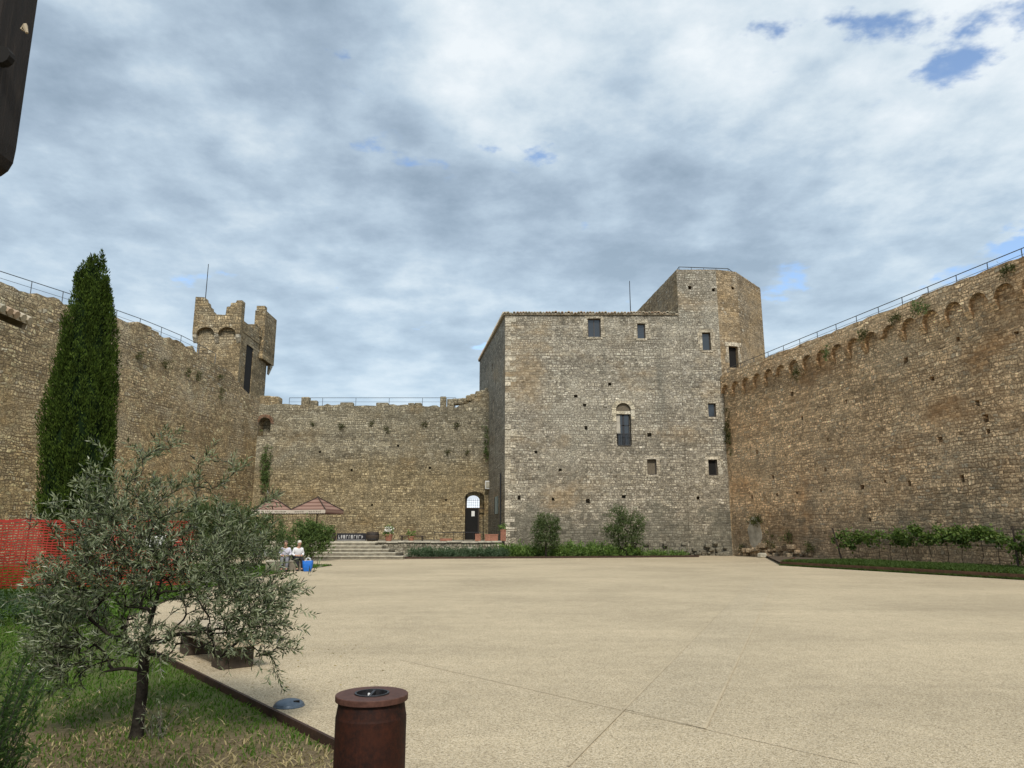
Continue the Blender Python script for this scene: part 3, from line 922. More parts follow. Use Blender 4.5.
# ---- left wall
rng = np.random.default_rng(3)
LW0 = Vector((-23.0 - 0.188*(65+14.0), -14.0, 0)); LW1 = Vector((-23.0 + 0.188*1.2, 66.2, 0))
Ltop = interp([(Y+14, z) for Y, z in ((-14,14.6),(37.9,15.0),(47.3,15.75),(55.5,15.75),(59.9,15.3),(64.1,13.9),(67,13.5))])
left_wall = empty('fortress_wall', (LW0.x, LW0.y, 0), 'long rubble stone wall on the left with a railing along its ragged top', 'wall')
Ld = (LW1-LW0).normalized(); Ln_ = Vector((Ld.y, -Ld.x, 0))   # towards the courtyard (+x)
lw, d_, n_ = wall_mesh(LW0, LW1, -2.2, Ltop, -0.6, rng, 0.4, 0.06, 0.2)
o = lw.build('wall_body', M['left'], left_wall, fix=True)

def railing(parent, pts, h, back, nrm, every=1.9, rails=(1.0, 0.55), r=0.022, name='railing'):
    """pts: list of Vectors along the wall top; back: set-back vector length along -nrm"""
    pts = [p - nrm*back for p in pts]
    post_i = 0
    total = [0.0]
    for a, b in zip(pts, pts[1:]): total.append(total[-1] + (b-a).length)
    n = max(2, int(total[-1]/every))
    def at(s):
        for i in range(len(pts)-1):
            if s <= total[i+1] + 1e-6:
                f = (s-total[i])/(total[i+1]-total[i]); return pts[i].lerp(pts[i+1], f)
        return pts[-1]
    line = [at(total[-1]*k/n) for k in range(n+1)]
    for q in line:
        MB().tube([q + Vector((0,0,-0.5)), q + Vector((0,0,h))], r*1.1, 6).build('railing_post', M['rail'], parent)
    for f in rails:
        MB().tube([q + Vector((0,0,h*f)) for q in line], r*(1.15 if f == 1.0 else 0.6), 6).build('rail', M['rail'], parent)

pts = []
for Yv in (22, 30, 37, 44, 50, 55, 58.5):
    s = Yv+14; p = LW0 + Ld*(s*math.sqrt(1+0.188**2)); p.z = Ltop(s); pts.append(p)
railing(left_wall, pts, 0.85, 0.45, Ln_, 2.3)
# a ruined block left standing on the walk and another near the tower
mb = MB()
for Yv, w, h in ((49.6,1.5,0.35),(50.7,0.9,0.2)):
    p = LW0 + Ld*((Yv+14)*1.0175); mb.bevbox((p.x-0.6, p.y, Ltop(Yv+14)+h/2-0.02), (1.0, w, h+0.15), 0.06, -0.185)
mb.build('ruined_block', M['left'], left_wall)

# ---- curtain wall (back)
rng = np.random.default_rng(4)
curtain = empty('fortress_wall', (-12, 65, 0), 'brown back wall between the ruined tower and the keep, with remnant merlons on top', 'wall')
Ctop = interp([(0,13.2),(20.2,13.05),(20.8,13.3),(21.9,14.2),(23.3,14.7),(24,14.9)])
cw, _, _ = wall_mesh((-24.6,65), (-1.2,65), 2.2, Ctop, -0.6, rng, 0.35, 0.05, 0.12)
# wall_mesh puts the body to the right-hand normal (-y) for +x direction: mirror thickness
cw, cd, cn = wall_mesh((-24.6,65), (-1.2,65), -2.2, Ctop, -0.6, rng, 0.35, 0.05, 0.12)
cbody = cw.build('wall_body', M['curtain'], None, fix=True)
cc = MB()
def arch_poly(x0, x1, z0, zspring, ztop, Y, n=12):
    pts = [Vector((x0,Y,z0)), Vector((x1,Y,z0))]
    cx = (x0+x1)/2; rx = (x1-x0)/2; rz = ztop-zspring
    for k in range(n+1):
        th = math.pi*k/n
        pts.append(Vector((cx + rx*math.cos(th), Y, zspring + rz*math.sin(th))))
    return pts
da, db = P(464.5,541,65), P(484,541,65)
dz0 = 1.1; dzs = P(475,497,65).z; dzt = P(475,491.5,65).z
cc.extrude(arch_poly(da.x, db.x, dz0+0.004, dzs, dzt, 64.8), (0, 1.3, 0))
na, nbp = P(257.5,435,65), P(270,435,65)
cc.extrude(arch_poly(na.x, nbp.x, P(262,436,65).z, P(262,424,65).z, P(262,417.5,65).z, 64.8), (0, 1.2, 0))
rr = np.random.default_rng(8)
for px, py in ((352,470),(398,446),(430,468),(320,452),(446,500),(372,505)):
    hole_cutter(cc, P(px,py,65), (0,-1,0), 0.2, 0.2, 0.5, rr)
cut(cbody, cc)
cbody.parent = curtain; cbody.location = -Vector(curtain.location)
# merlons and stubs
for (px0, px1, ptop) in ((301,309,397),(309.5,317,400.5),(440,446,396.5),(447,454,399),(414.5,421.5,402.8)):
    a, b = P(px0,405,65.3), P(px1,405,65.3); zt = P(px0,ptop,65.3).z
    MB().bevbox(((a.x+b.x)/2, 65.55, (12.8+zt)/2), (b.x-a.x, 0.6, zt-12.8), 0.05).build('merlon', M['curtain'], curtain)
mb = MB()
for (px0, px1, h) in ((340,353,0.3),(376,388,0.26),(408,414,0.2)):
    a, b = P(px0,405,65.3), P(px1,405,65.3)
    mb.bevbox(((a.x+b.x)/2, 65.6, 13.1), (b.x-a.x, 0.6, h+0.3), 0.05)
mb.build('merlon_stub', M['curtain'], curtain)
# rubble climbing towards the keep
mb = MB()
rr = np.random.default_rng(18)
for k in range(9):
    x = -5.6 + k*0.42; z = 13.35 + max(0, k-2)*0.20 + rr.normal()*0.08
    mb.bevbox((x, 65.5+rr.random()*0.5, z), (0.5+0.3*rr.random(), 0.7, 0.55), 0.09, rr.normal()*0.2)
mb.build('rubble', M['curtain'], curtain)
railing(curtain, [Vector((-20.6,65,13.1)), Vector((-5.2,65,13.1))], 0.85, 1.0, Vector((0,-1,0)), 2.6, (1.0,0.55), 0.02)
# block at the corner by the tower
MB().bevbox((-22.1, 65.85, 13.3), (1.5, 1.2, 1.3), 0.1).bevbox((-22.6, 65.62, 13.2), (1.0, 0.9, 1.6), 0.08).build('corner_block', M['tower'], curtain)
# brick ring round the niche
cx = (na.x+nbp.x)/2; zs = P(262,424,65).z; rad = (nbp.x-na.x)/2
mb = MB()
for k in range(13):
    t0 = math.pi*(k+0.08)/13; t1 = math.pi*(k+0.92)/13
    q = [Vector((cx+(rad+e)*math.cos(t), 64.97, zs+(0.62+e)*math.sin(t))) for e, t in ((0.0,t0),(0.28,t0),(0.28,t1),(0.0,t1))]
    mb.extrude(q, (0,0.3,0))
mb.build('niche_arch', M['brick'], curtain, fix=True)

# door in the curtain wall
door = empty('arched_door', ((da.x+db.x)/2, 65.7, dz0), 'dark arched doorway door with bright glazed fanlight in the back wall', 'door')
w2 = (db.x-da.x)/2; dcx = (da.x+db.x)/2
tz = P(475,508.5,65).z
mb = MB(); mb.box((da.x+0.02,65.62,dz0+0.01),(db.x-0.45,65.70,tz)); mb.build('door_leaf', M['dark'], door)
mb = MB(); mb.box((da.x+0.02,65.60,tz),(db.x-0.02,65.72,tz+0.10)); mb.box((da.x+0.02,65.6,tz+0.1),(da.x+0.14,65.72,dzs+0.1)); mb.box((db.x-0.58,65.6,dz0+0.01),(db.x-0.46,65.72,tz))
mb.build('door_frame', M['wood_dark'], door)
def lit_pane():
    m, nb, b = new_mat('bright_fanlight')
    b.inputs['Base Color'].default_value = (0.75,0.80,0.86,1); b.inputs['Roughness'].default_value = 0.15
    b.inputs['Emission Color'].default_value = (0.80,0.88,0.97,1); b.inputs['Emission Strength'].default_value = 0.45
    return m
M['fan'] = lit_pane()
fx0, fx1 = da.x+0.14, db.x-0.46
mb = MB(); mb.extrude(arch_poly(fx0, fx1, tz+0.1, dzs-0.25, dzt-0.32, 65.66), (0,0.03,0))
fan = mb.build('fanlight', M['fan'], door, fix=True)
mb = MB()
for k in range(1,6):
    x = fx0 + (fx1-fx0)*k/6; mb.box((x-0.012,65.63,tz+0.1),(x+0.012,65.655,dzs-0.1))
for k in range(1,5):
    z = tz+0.1+(dzs-0.2-tz)*k/5; mb.box((fx0,65.625,z-0.012),(fx1,65.65,z+0.012))
mb.build('glazing_bar', M['iron'], door)
MB().box((dcx-0.30,65.58,dz0+2.05),(dcx-0.02,65.60,dz0+2.5)).build('paper_notice', M['white'], door)

# ---- ruined tower at the left corner
rng = np.random.default_rng(5)
tower = empty('ruined_tower', (-25.6, 66, 8), 'ruined square tower with corbelled arches and broken battlements at the left corner', 'tower')
TX0, TX1, TY0, TY1 = -28.3, -24.1, 62.0, 70.6
pz = lambda py, Y=62.0: P(220, py, Y).z
zpar, zcor = pz(314.5), pz(341)
mb = MB()
# shaft: four walls so that the inside is open
th = 0.9
mb.box((TX0+0.35,TY0+0.35,5.0),(TX1-0.02,TY0+0.79,zpar-0.3))
front = mb.build('front_wall', M['tower'], tower)
mb = MB(); mb.box((TX0+0.35,TY0+0.79,5.0),(TX0+0.35+th,TY1-0.4,zpar-0.6)); mb.box((TX0+0.35,TY1-0.4-th,5.0),(TX1-0.3,TY1-0.4,zpar-0.9))
mb.build('rear_wall', M['tower'], tower)
# side wall to the courtyard with tall doorway
dY0 = 63.9; dY1 = 65.7
mb = MB()
mb.box((TX1-0.02-th,dY1,5.0),(TX1-0.05,TY1-0.4-th,zpar+0.2))
mb.box((TX1-0.02-th,TY0+0.79,5.0),(TX1-0.05,dY0,zpar-0.9))
mb.box((TX1-0.02-th,dY0,P(248,345.5,64.5).z),(TX1-0.05,dY1,zpar-0.9))
mb.box((TX1-0.5-th,TY1-0.4-th,5.0),(TX1-0.34,TY1-0.5,zpar))
side = mb.build('side_wall', M['tower'], tower)
MB().box((TX1-0.22,dY0+0.01,12.9),(TX1-0.12,dY1-0.01,P(248,345.5,64.5).z-0.01)).build('door', M['dark'], tower)  # near-black panel standing in for the shade inside the open doorway
MB().box((TX0+0.5,TY0+0.5,12.6),(TX1-0.1,TY1-0.6,12.9)).build('floor_slab', M['tower'], tower)
MB().box((TX0+0.5,TY0+0.5,zpar-1.3),(TX1-0.1,TY1-0.6,zpar-1.05)).build('shade_slab', M['tower'], tower)  # unseen slab added to block daylight and darken the tower's inside
# corbelled parapet (front): two arches
def corbel_band(p0, d, nrm, s0, s1, centres, half, zspring, rise, ztopf, proud, back, step=0.1, rng=None):
    """arched band hung in front of a wall: returns MB"""
    mb = MB(); n = max(4, int((s1-s0)/step)); p0 = Vector(p0)
    vs = []; 
    for i in range(n+1):
        s = s0 + (s1-s0)*i/n
        zl = zspring
        for c in centres:
            e = (s-c)/half
            if abs(e) < 1: zl = zspring + rise*math.sqrt(1-e*e)
        zt = ztopf(s)
        a = p0 + d*s + nrm*proud; b = p0 + d*s - nrm*back
        vs += [(a.x,a.y,zl),(b.x,b.y,zl),(b.x,b.y,zt),(a.x,a.y,zt)]
    fs = [(0,1,2,3),(4*n,4*n+3,4*n+2,4*n+1)]
    for i in range(n):
        a = 4*i; b = a+4
        fs += [(a,b,b+1,a+1),(a+1,b+1,b+2,a+2),(a+2,b+2,b+3,a+3),(a+3,b+3,b,a)]
    mb.add(vs, fs); return mb
Wd = TX1-TX0
step_top = interp([(0,pz(297)),(0.85,pz(297.5)),(0.86,pz(302)),(1.15,pz(302)),(1.16,pz(306)),(1.4,pz(307)),(1.41,pz(311)),(1.7,pz(311)),(1.71,zpar),(2.8,zpar-0.05),(2.81,pz(307)),(3.2,pz(306.5)),(3.21,pz(303)),(3.65,pz(303)),(3.66,pz(300.5)),(Wd,pz(300.5))])
mb = corbel_band((TX0,TY0+0.35,0), Vector((1,0,0)), Vector((0,-1,0)), 0, Wd, (1.15,3.05), 0.78, pz(334), 0.62, step_top, 0.42, 0.35, 0.06)
mb.build('battlement', M['tower'], tower, fix=True)
for s in (0.18, 2.1, Wd-0.2):
    MB().extrude([Vector((TX0+s-0.17, TY0+0.36, pz(334)-0.02)), Vector((TX0+s-0.17, TY0-0.04, pz(334)-0.02)), Vector((TX0+s-0.17, TY0-0.02, pz(334)-0.25)), Vector((TX0+s-0.17, TY0+0.3, pz(334)-0.75)), Vector((TX0+s-0.17, TY0+0.36, pz(334)-0.75))], (0.34,0,0)).build('corbel', M['quoin'], tower, fix=True)
# side parapet: low wall then the tall broken merlon at the back
zs2 = P(252,325,64).z
mb = MB(); mb.box((TX1-0.56,TY0+0.75,zs2-1.0),(TX1+0.0,67.3,zs2)); mb.box((TX1-0.75,67.3,P(262,360,68).z),(TX1+0.28,TY1,P(265,312.5,68).z)); mb.box((TX1-0.7,67.45,P(265,312.5,68).z-0.1),(TX1+0.1,68.1,P(262,307.5,68).z))
mb.box((TX1-0.5,66.8,zs2-0.3),(TX1+0.1,67.3,zs2+0.35))
mb.build('side_merlon', M['tower'], tower)
MB().extrude([Vector((TX1-0.1,69.9,P(265,361,68).z)), Vector((TX1+0.26,69.9,P(265,361,68).z)), Vector((TX1+0.0,69.9,P(265,368,68).z)), Vector((TX1-0.1,69.9,P(265,370,68).z))], (0,0.5,0)).build('corbel', M['quoin'], tower, fix=True)
pole = P(206,300,64); tp = P(208.5,264,64)
tag(MB().tube([(pole.x-0.05,64,pole.z-4.0), (tp.x,64,tp.z)], [0.05,0.03], 6).build('antenna_pole', M['iron']), 'thin bare pole rising above the ruined left tower', 'pole')

# ------------------------------------------------------------------ keep
YK = 56.0
KX0, KX1 = -0.54, 13.38
ZK = 18.85
keep = empty('stone_keep', (8, 64, 0), 'large pale stone keep with few small windows and a taller angular tower', 'building')
kp = [(KX0,YK),(KX1,YK),(KX1,72.0),(-3.3,72.0)]
wall = MB().prism(kp, -0.6, ZK).build('keep_wall', M['keep'], None, fix=True)
oct_ = [(13.4,YK),(16.6,YK),(18.45,YK+0.55),(21.75,60.5),(21.9,66.5),(18.0,71.0),(11.75,70.0)]
ZT = P(705,270.5,YK).z
tw = MB().prism(oct_, -0.6, ZT).build('keep_tower_wall', M['octagon'], None, fix=True)

cutK, cutT = MB(), MB()
wins = []   # (px0,px1,py0,py1, on tower, kind)
WL = [(588,600.5,318.5,337,'K','pane'),(637.5,645,323.5,338.5,'K','pane'),(702.8,710.2,332.5,350.2,'T','pane'),
      (708.6,715.5,403.3,417,'T','pane'),(708.9,717,459.5,475.5,'T','dark'),(647.5,656.2,459.2,474.6,'K','shutter')]
for w in WL:
    a, b = P(w[0],w[3],YK), P(w[1],w[2],YK)
    (cutK if w[4]=='K' else cutT).box((a.x,YK-0.3,a.z),(b.x,YK+0.45,b.z))
# arched window
wa, wb = P(617,445,YK), P(630.5,403,YK)
zspr = P(623,410,YK).z
cutK.extrude(arch_poly(wa.x, wb.x, wa.z, zspr, wb.z, YK-0.3), (0,0.3+0.42,0))
rr = np.random.default_rng(2)
for px, py in ((609.7,384),(575.6,396),(584.7,405),(586,428),(649.7,435),(623.6,496.7),(553,499),(588,501),(519,497.6),(536,452),(560,470)):
    hole_cutter(cutK, P(px,py,YK), (0,-1,0), 0.2+0.12*rr.random(), 0.22+0.1*rr.random(), 0.55, rr)
for px, py in ((689.7,287.5),(698,498)):
    hole_cutter(cutT, P(px,py,YK), (0,-1,0), 0.26, 0.26, 0.55, rr)
tn = Vector((0.55,-1.85,0)).normalized()      # angled face of the tower
for px, py in ((713.4,289.7),):
    hole_cutter(cutT, P(px,py,YK), (0,-1,0), 0.26, 0.26, 0.55, rr)
hole_cutter(cutT, hit(732.5,288,(16.6,YK),tn), tn, 0.24, 0.24, 0.55, rr)
dk = hit(733.6,357,(16.6,YK),tn)
hole_cutter(cutT, dk, tn, 0.85, 1.75, 0.6)
# arrow slits in the side wall of the keep
sn = Vector((-16.0,-2.76,0)).normalized()
for px, py, hh in ((493.6,408,1.6),(492.5,368,0.7),(494,478,1.1)):
    hole_cutter(cutK, hit(px,py,(KX0,YK),sn), sn, 0.45, hh, 0.6)
cut(wall, cutK); cut(tw, cutT)
tw.data.materials.append(M['keep'])
for p_ in tw.data.polygons:
    if p_.normal.y < -0.9 and p_.center.x < 16.6 and abs(p_.center.y-YK) < 0.1: p_.material_index = 1
for o_ in (wall, tw):
    o_.parent = keep; o_.location = -Vector(keep.location)
# windows
for (px0,px1,py0,py1,_,kind) in WL:
    a, b = P(px0,py1,YK), P(px1,py0,YK); y = YK+0.22
    mb = MB(); f = 0.07
    mb.box((a.x+.004,y,a.z+.004),(a.x+f,y+.08,b.z-.004)); mb.box((b.x-f,y,a.z+.004),(b.x-.004,y+.08,b.z-.004))
    mb.box((a.x+f,y,a.z+.004),(b.x-f,y+.08,a.z+f)); mb.box((a.x+f,y,b.z-f),(b.x-f,y+.08,b.z-.004))
    if kind == 'pane' and b.x-a.x > 0.7: 
        m_ = (a.x+b.x)/2; mb.box((m_-.03,y+.01,a.z+f),(m_+.03,y+.07,b.z-f))
    wf = mb.build('window', M['wood_frame'], keep)
    MB().box((a.x+f*.5,y+.03,a.z+f*.5),(b.x-f*.5,y+.05,b.z-f*.5)).build('shutter' if kind=='shutter' else 'pane', M['shutter'] if kind=='shutter' else (M['dark'] if kind=='dark' else M['glass']), wf)
    # pale dressed surround, a hand proud of the rubble
    mb = MB(); q = 0.30; zz = [a.z-0.02, (a.z*2+b.z)/3, (a.z+2*b.z)/3, b.z]
    rr = np.random.default_rng(int(px0))
    for k in range(3):
        for sx in (-1, 1):
            ww = q*(0.7+0.7*rr.random())
            x0 = a.x-ww if sx < 0 else b.x+.003; x1 = a.x-.003 if sx < 0 else b.x+ww
            mb.box((x0,YK-0.025-0.01*rr.random(),zz[k]+.012),(x1,YK+0.1,zz[k+1]-.012))
    mb.box((a.x-0.22,YK-0.03,b.z+.004),(b.x+0.22,YK+0.1,b.z+0.3)); mb.box((a.x-0.12,YK-0.05,a.z-0.17),(b.x+0.12,YK+0.1,a.z-.006))
    mb.build('window_surround', M['quoin'], keep)
# the arched window
zl0, zl1 = P(623,414,YK).z, P(623,411,YK).z
win = MB()
lx0, lx1 = wa.x+0.10, wb.x-0.12
for x0,x1,z0,z1 in ((lx0,lx0+.07,wa.z+.01,zl0),(lx1-.07,lx1,wa.z+.01,zl0),((lx0+lx1)/2-.08,(lx0+lx1)/2+.08,wa.z+.01,zl0),(lx0,lx1,zl0-.09,zl0),(lx0,lx1,(wa.z+zl0)/2+.3,(wa.z+zl0)/2+.37)):
    win.box((x0,YK+0.2,z0),(x1,YK+0.27,z1))
winp = win.build('arched_window', M['iron'], keep)
MB().box((wa.x+0.015,YK+0.06,wa.z+0.9),(wa.x+0.30,YK+0.10,zl0-0.12)).build('open_shutter', M['plaster'], winp)
MB().box((lx0+.03,YK+.225,wa.z+.03),(lx1-.03,YK+.245,zl0-.03)).build('pane', M['glass'], winp)
MB().box((wa.x-0.02,YK+0.05,zl0),(wb.x+0.02,YK+0.43,zl1)).build('lintel', M['arch_stone'], keep)
mb = MB()
for k in range(8):
    x = lx0+0.02+(lx1-lx0-0.04)*k/7; mb.box((x-.014,YK-0.06,wa.z-0.02),(x+.014,YK-0.035,wa.z+0.85))
mb.box((lx0-.05,YK-0.065,wa.z+0.85),(lx1+.05,YK-0.03,wa.z+0.90)); mb.box((lx0-.05,YK-0.065,wa.z-0.06),(lx1+.05,YK-0.03,wa.z-0.02))
mb.build('balcony_grille', M['iron'], winp)
mb = MB(); acx = (wa.x+wb.x)/2; ar = (wb.x-wa.x)/2; rz_ = wb.z-zspr
for k in range(11):
    t0 = math.pi*(k+.05)/11; t1 = math.pi*(k+.95)/11
    mb.extrude([Vector((acx+(ar+e+.004)*math.cos(t),YK-0.03,zspr+(rz_+e+.004)*math.sin(t))) for e,t in ((0,t0),(.34,t0),(.34,t1),(0,t1))], (0,.12,0))
mb.box((wa.x-0.3,YK-0.03,zspr-0.9),(wa.x-.004,YK+.1,zspr-.01)); mb.box((wb.x+.004,YK-0.03,zspr-0.75),(wb.x+0.3,YK+.1,zspr-.01))
mb.build('arch_surround', M['arch_stone'], keep, fix=True)
mb = MB(); mb.extrude(arch_poly(wa.x+.004, wb.x-.004, zl1+.004, zspr, wb.z-.004, YK+0.16), (0,0.08,0)); mb.build('tympanum', M['shutter'], keep, fix=True)
# tower door onto the wall walk
q = Matrix.Rotation(math.atan2(tn.x,-tn.y), 3, 'Z')
t_ = Vector((-tn.y,tn.x,0)).normalized()
if t_.x < 0: t_ = -t_
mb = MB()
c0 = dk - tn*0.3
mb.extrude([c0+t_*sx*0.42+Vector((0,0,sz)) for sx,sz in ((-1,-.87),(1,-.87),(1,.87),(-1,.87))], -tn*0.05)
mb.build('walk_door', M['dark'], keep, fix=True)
mb = MB()
for sx0,sx1,z0,z1 in ((-.78,-.43,-.5,.1),(-.68,-.43,.12,.88),(.43,.7,-.4,.3),(.43,.62,.32,.88),(-.75,.75,.89,1.2)):
    c1 = dk + tn*0.03
    mb.extrude([c1+t_*x+Vector((0,0,z)) for x,z in ((sx0,z0),(sx1,z0),(sx1,z1),(sx0,z1))], -tn*0.12)
mb.build('door_surround', M['quoin'], keep, fix=True)
# quoins on the left corner
mb = MB(); rr = np.random.default_rng(6); z = 0.4; k = 0
while z < ZK-0.4:
    h = 0.34+0.16*rr.random(); L = 0.35 + (0.45 if k % 2 else 0.05) + 0.12*rr.random()
    if rr.random() < 0.85:
        MB().bevbox((KX0-0.02+L/2, YK+0.16, z+h/2), (L, 0.36+0.02*rr.random(), h-0.03), 0.02).build('quoin', M['quoin'], keep)
    z += h; k += 1
# roof: shallow slope with barrel tiles along the eave
mb = MB()
ov = 0.14
rp = [(KX0-ov,YK-ov),(KX1-0.02,YK-ov),(KX1-0.02,72.2),(-3.3-ov,72.2)]
vs = [(x,y,ZK+0.01) for x,y in rp] + [(x,y,ZK+0.11+(0.10 if y > 60 else 0)) for x,y in rp]
mb.add(vs, [(3,2,1,0),(4,5,6,7),(0,1,5,4),(1,2,6,5),(2,3,7,6),(3,0,4,7)])
roof = mb.build('roof', M['tile'], keep)
mb = MB(); x = KX0-ov+0.1; rr = np.random.default_rng(9)
while x < KX1-0.3:
    dz = rr.normal()*0.025; rad = 0.115+0.02*rr.random(); y0 = YK-ov-0.05-0.08*rr.random()
    pts = []
    for kk in range(7):
        th = math.pi*kk/6; pts.append(Vector((x+rad*math.cos(th), y0, ZK+0.11+dz+rad*1.05*math.sin(th))))
    pts += [Vector((x-rad*0.72,y0,ZK+0.11+dz)), Vector((x,y0,ZK+0.11+dz+rad*0.62)), Vector((x+rad*0.72,y0,ZK+0.11+dz))]
    mb.extrude(pts, (rr.normal()*0.02, 1.1, 0.06)); x += 0.245+0.02*rr.normal()
mb.build('eave_tile', M['tile'], roof, fix=True)
mb = MB(); rr = np.random.default_rng(19)
for k in range(44):      # tiles along the left verge
    f = (k+0.5)/44; x = (KX0-ov) + (-3.3+0.54)*f; y = YK-ov + (72.2-YK+ov)*f
    mb.tube([(x+0.35,y,ZK+0.19+rr.normal()*0.02),(x-0.05,y,ZK+0.15)], 0.13, 6)
mb.build('eave_tile', M['tile'], roof, fix=True)
# tower crown: a course of coping and a rail
rr = np.random.default_rng(10); mb = MB()
for (ax,ay),(bx,by) in zip(oct_, oct_[1:]+oct_[:1]):
    a = Vector((ax,ay,0)); b = Vector((bx,by,0)); n = max(2,int((b-a).length/0.5)); d = (b-a).normalized()
    for i in range(n):
        c = a.lerp(b,(i+.5)/n); nn = Vector((d.y,-d.x,0))
        mb.bevbox((c.x-nn.x*0.22,c.y-nn.y*0.22,ZT+0.03+rr.normal()*0.015), ((b-a).length/n-0.02,0.42,0.12), 0.02, math.atan2(d.y,d.x))
mb.build('tower_coping', M['octagon'], keep)
rl = [Vector((x,y,ZT)) for x,y in ((13.75,56.5),(17.9,56.9))]
line = [rl[0].lerp(rl[1],k/4) for k in range(5)] + [Vector((20.9,60.6,ZT))]
for q_ in line: MB().tube([q_, q_+Vector((0,0,0.50))], 0.022, 6).build('roof_rail_post', M['rail'], keep)
MB().tube([q_+Vector((0,0,0.50)) for q_ in [Vector((13.5,58,ZT-0.3))]+line], 0.034, 6).build('roof_rail', M['rail'], keep)
pa, pb = P(630.5,312,60), P(629.5,281,60)
tag(MB().tube([(pa.x,60,pa.z-0.8),(pb.x,60,pb.z)], [0.045,0.03], 6).build('antenna_pole', M['iron']), 'slender mast standing on the tiled roof of the keep', 'pole')

# ------------------------------------------------------------------ right wall with corbel table
rng = np.random.default_rng(12)
RW0 = Vector((16.7,56.0,0)); Rd = Vector((6.6,-24.9,0)).normalized(); Rn = Vector((Rd.y,-Rd.x,0))
if Rn.x > 0: Rn = -Rn
right_wall = empty('fortress_wall', (RW0.x, RW0.y, 0), 'long brown brick-like stone wall on the right with a row of small arches under its parapet', 'wall')
RL = 73.0
p1 = RW0 + Rd*RL
top = lambda s: 13.55
rw, d_, n_ = wall_mesh(RW0 - Rd*0.8, p1, -2.0, top, -0.6, rng, 0.5, 0.04, 0.08)
# make sure the body lies outside the courtyard
if n_.dot(Rn) * -2.0 > 0:
    rw, d_, n_ = wall_mesh(RW0 - Rd*0.8, p1, 2.0, top, -0.6, rng, 0.5, 0.04, 0.08)
rbody = rw.build('wall_body', M['right'], None, fix=True)
cr = MB(); rr = np.random.default_rng(14)
for px, py in ((906,360),(932,379),(977,403),(986,419),(988,431.5),(792,394),(802,418),(827.5,439.5),(825.6,469.5),(958,339),(1016,333),(752,497),(777,495),(797,493),(821,491),(862,487),(909,483),(962,478),(773,477),(885,481.5),(757,452),(846,402),(870,520),(940,440)):
    s = 0.20+0.12*rr.random()
    hole_cutter(cr, hit(px,py,RW0,Rn), Rn, s, s*(0.8+0.6*rr.random()), 0.55, rr)
cut(rbody, cr)
rbody.parent = right_wall; rbody.location = -Vector(right_wall.location)
cen = [0.62+1.42*k for k in range(40)]
rr = np.random.default_rng(15)
tt = [(s, 13.84 + rr.normal()*0.03 + (0.05 if 20 < s < 40 else 0)) for s in np.arange(0, 60, 0.45)]
ztop = interp(tt)
mb = corbel_band(RW0, Rd, Rn, 0.02, 57.0, cen, 0.54, 12.42, 0.56, ztop, 0.29, 0.3, 0.09)
mb.build('corbel_table', M['right'], right_wall, fix=True)
for k in range(26):
    s = cen[k] + 0.71
    if k in (4, 11): continue
    c = RW0 + Rd*s; hw = 0.17
    prof = [(0.0,12.41),(0.285,12.41),(0.275,12.27),(0.15,12.08),(0.07,11.92),(0.0,11.88)]
    MB().extrude([c - Rd*hw + Rn*(o_-0.02) + Vector((0,0,z)) for o_, z in prof], Rd*2*hw).build('corbel', M['right'], right_wall, fix=True)
pts = [RW0 + Rd*s + Vector((0,0,ztop(s))) for s in (0.3,10,20,30,40,56)]
railing(right_wall, pts, 0.58, 0.25, Rn, 1.75, (1.0,0.5), 0.02)
# old plastered niche at the foot of the wall
c0 = hit(755,533,RW0,Rn)
mb = MB(); rr = np.random.default_rng(16); pl = []
for k in range(22):
    th = 2*math.pi*k/22; pl.append(c0 + Rn*0.012 + Rd*math.cos(th)*(0.75+0.2*rr.random()) + Vector((0,0,math.sin(th)*(0.95+0.3*rr.random()))))
mb.extrude(pl, -Rn*0.1); mb.build('plaster_patch', M['plaster'], right_wall, fix=True)

# ------------------------------------------------------------------ terrace and steps
TZ = 1.1
terr = empty('stone_terrace', (-12,52.5,0), 'low stone terrace running along the foot of the brown back wall', 'terrace')
MB().prism([(-24.4,52.5),(-0.75,52.5),(-0.75,55.9),(-2.0,64.98),(-24.4,64.98)], -0.5, TZ-0.10).build('terrace_wall', M['terrace'], terr, fix=True)
mb = MB(); rr = np.random.default_rng(20); x = -24.3
while x < -0.9:
    w = min(0.7+0.6*rr.random(), -0.72-x); mb.bevbox((x+w/2,52.62,TZ-0.045+rr.normal()*0.008),(w-0.015,0.45,0.11),0.015); x += w
mb.build('coping', M['stone_pale'], terr)
MB().prism([(-24.4,52.85),(-0.8,52.85),(-0.8,55.9),(-2.0,64.97),(-24.4,64.97)], TZ-0.098, TZ).build('paving', M['stone_dark'], terr, fix=True)
steps = empty('stone_steps', (-12,50,0), 'flight of long shallow pale stone steps leading up to the terrace', 'steps')
for k in range(5):
    z1 = 0.205*(k+1); y0 = 47.9+0.9*k; x1 = -7.0-0.62*k; x0 = -17.5
    mb = MB(); mb.box((x0,y0+0.03,z1-0.205-(0.3 if k==0 else 0)),(x1-0.02,52.49,z1-0.062)); r_ = mb.build('riser', M['stone_dark'], steps)
    mb = MB(); x = x0
    while x < x1-0.05:
        w = min(1.2+0.5*rr.random(), x1-x); mb.bevbox((x+w/2,y0+0.48,z1-0.03+rr.normal()*0.004),(w-0.012,0.96,0.06),0.012); x += w
    mb.build('tread', M['stone_pale'], steps)

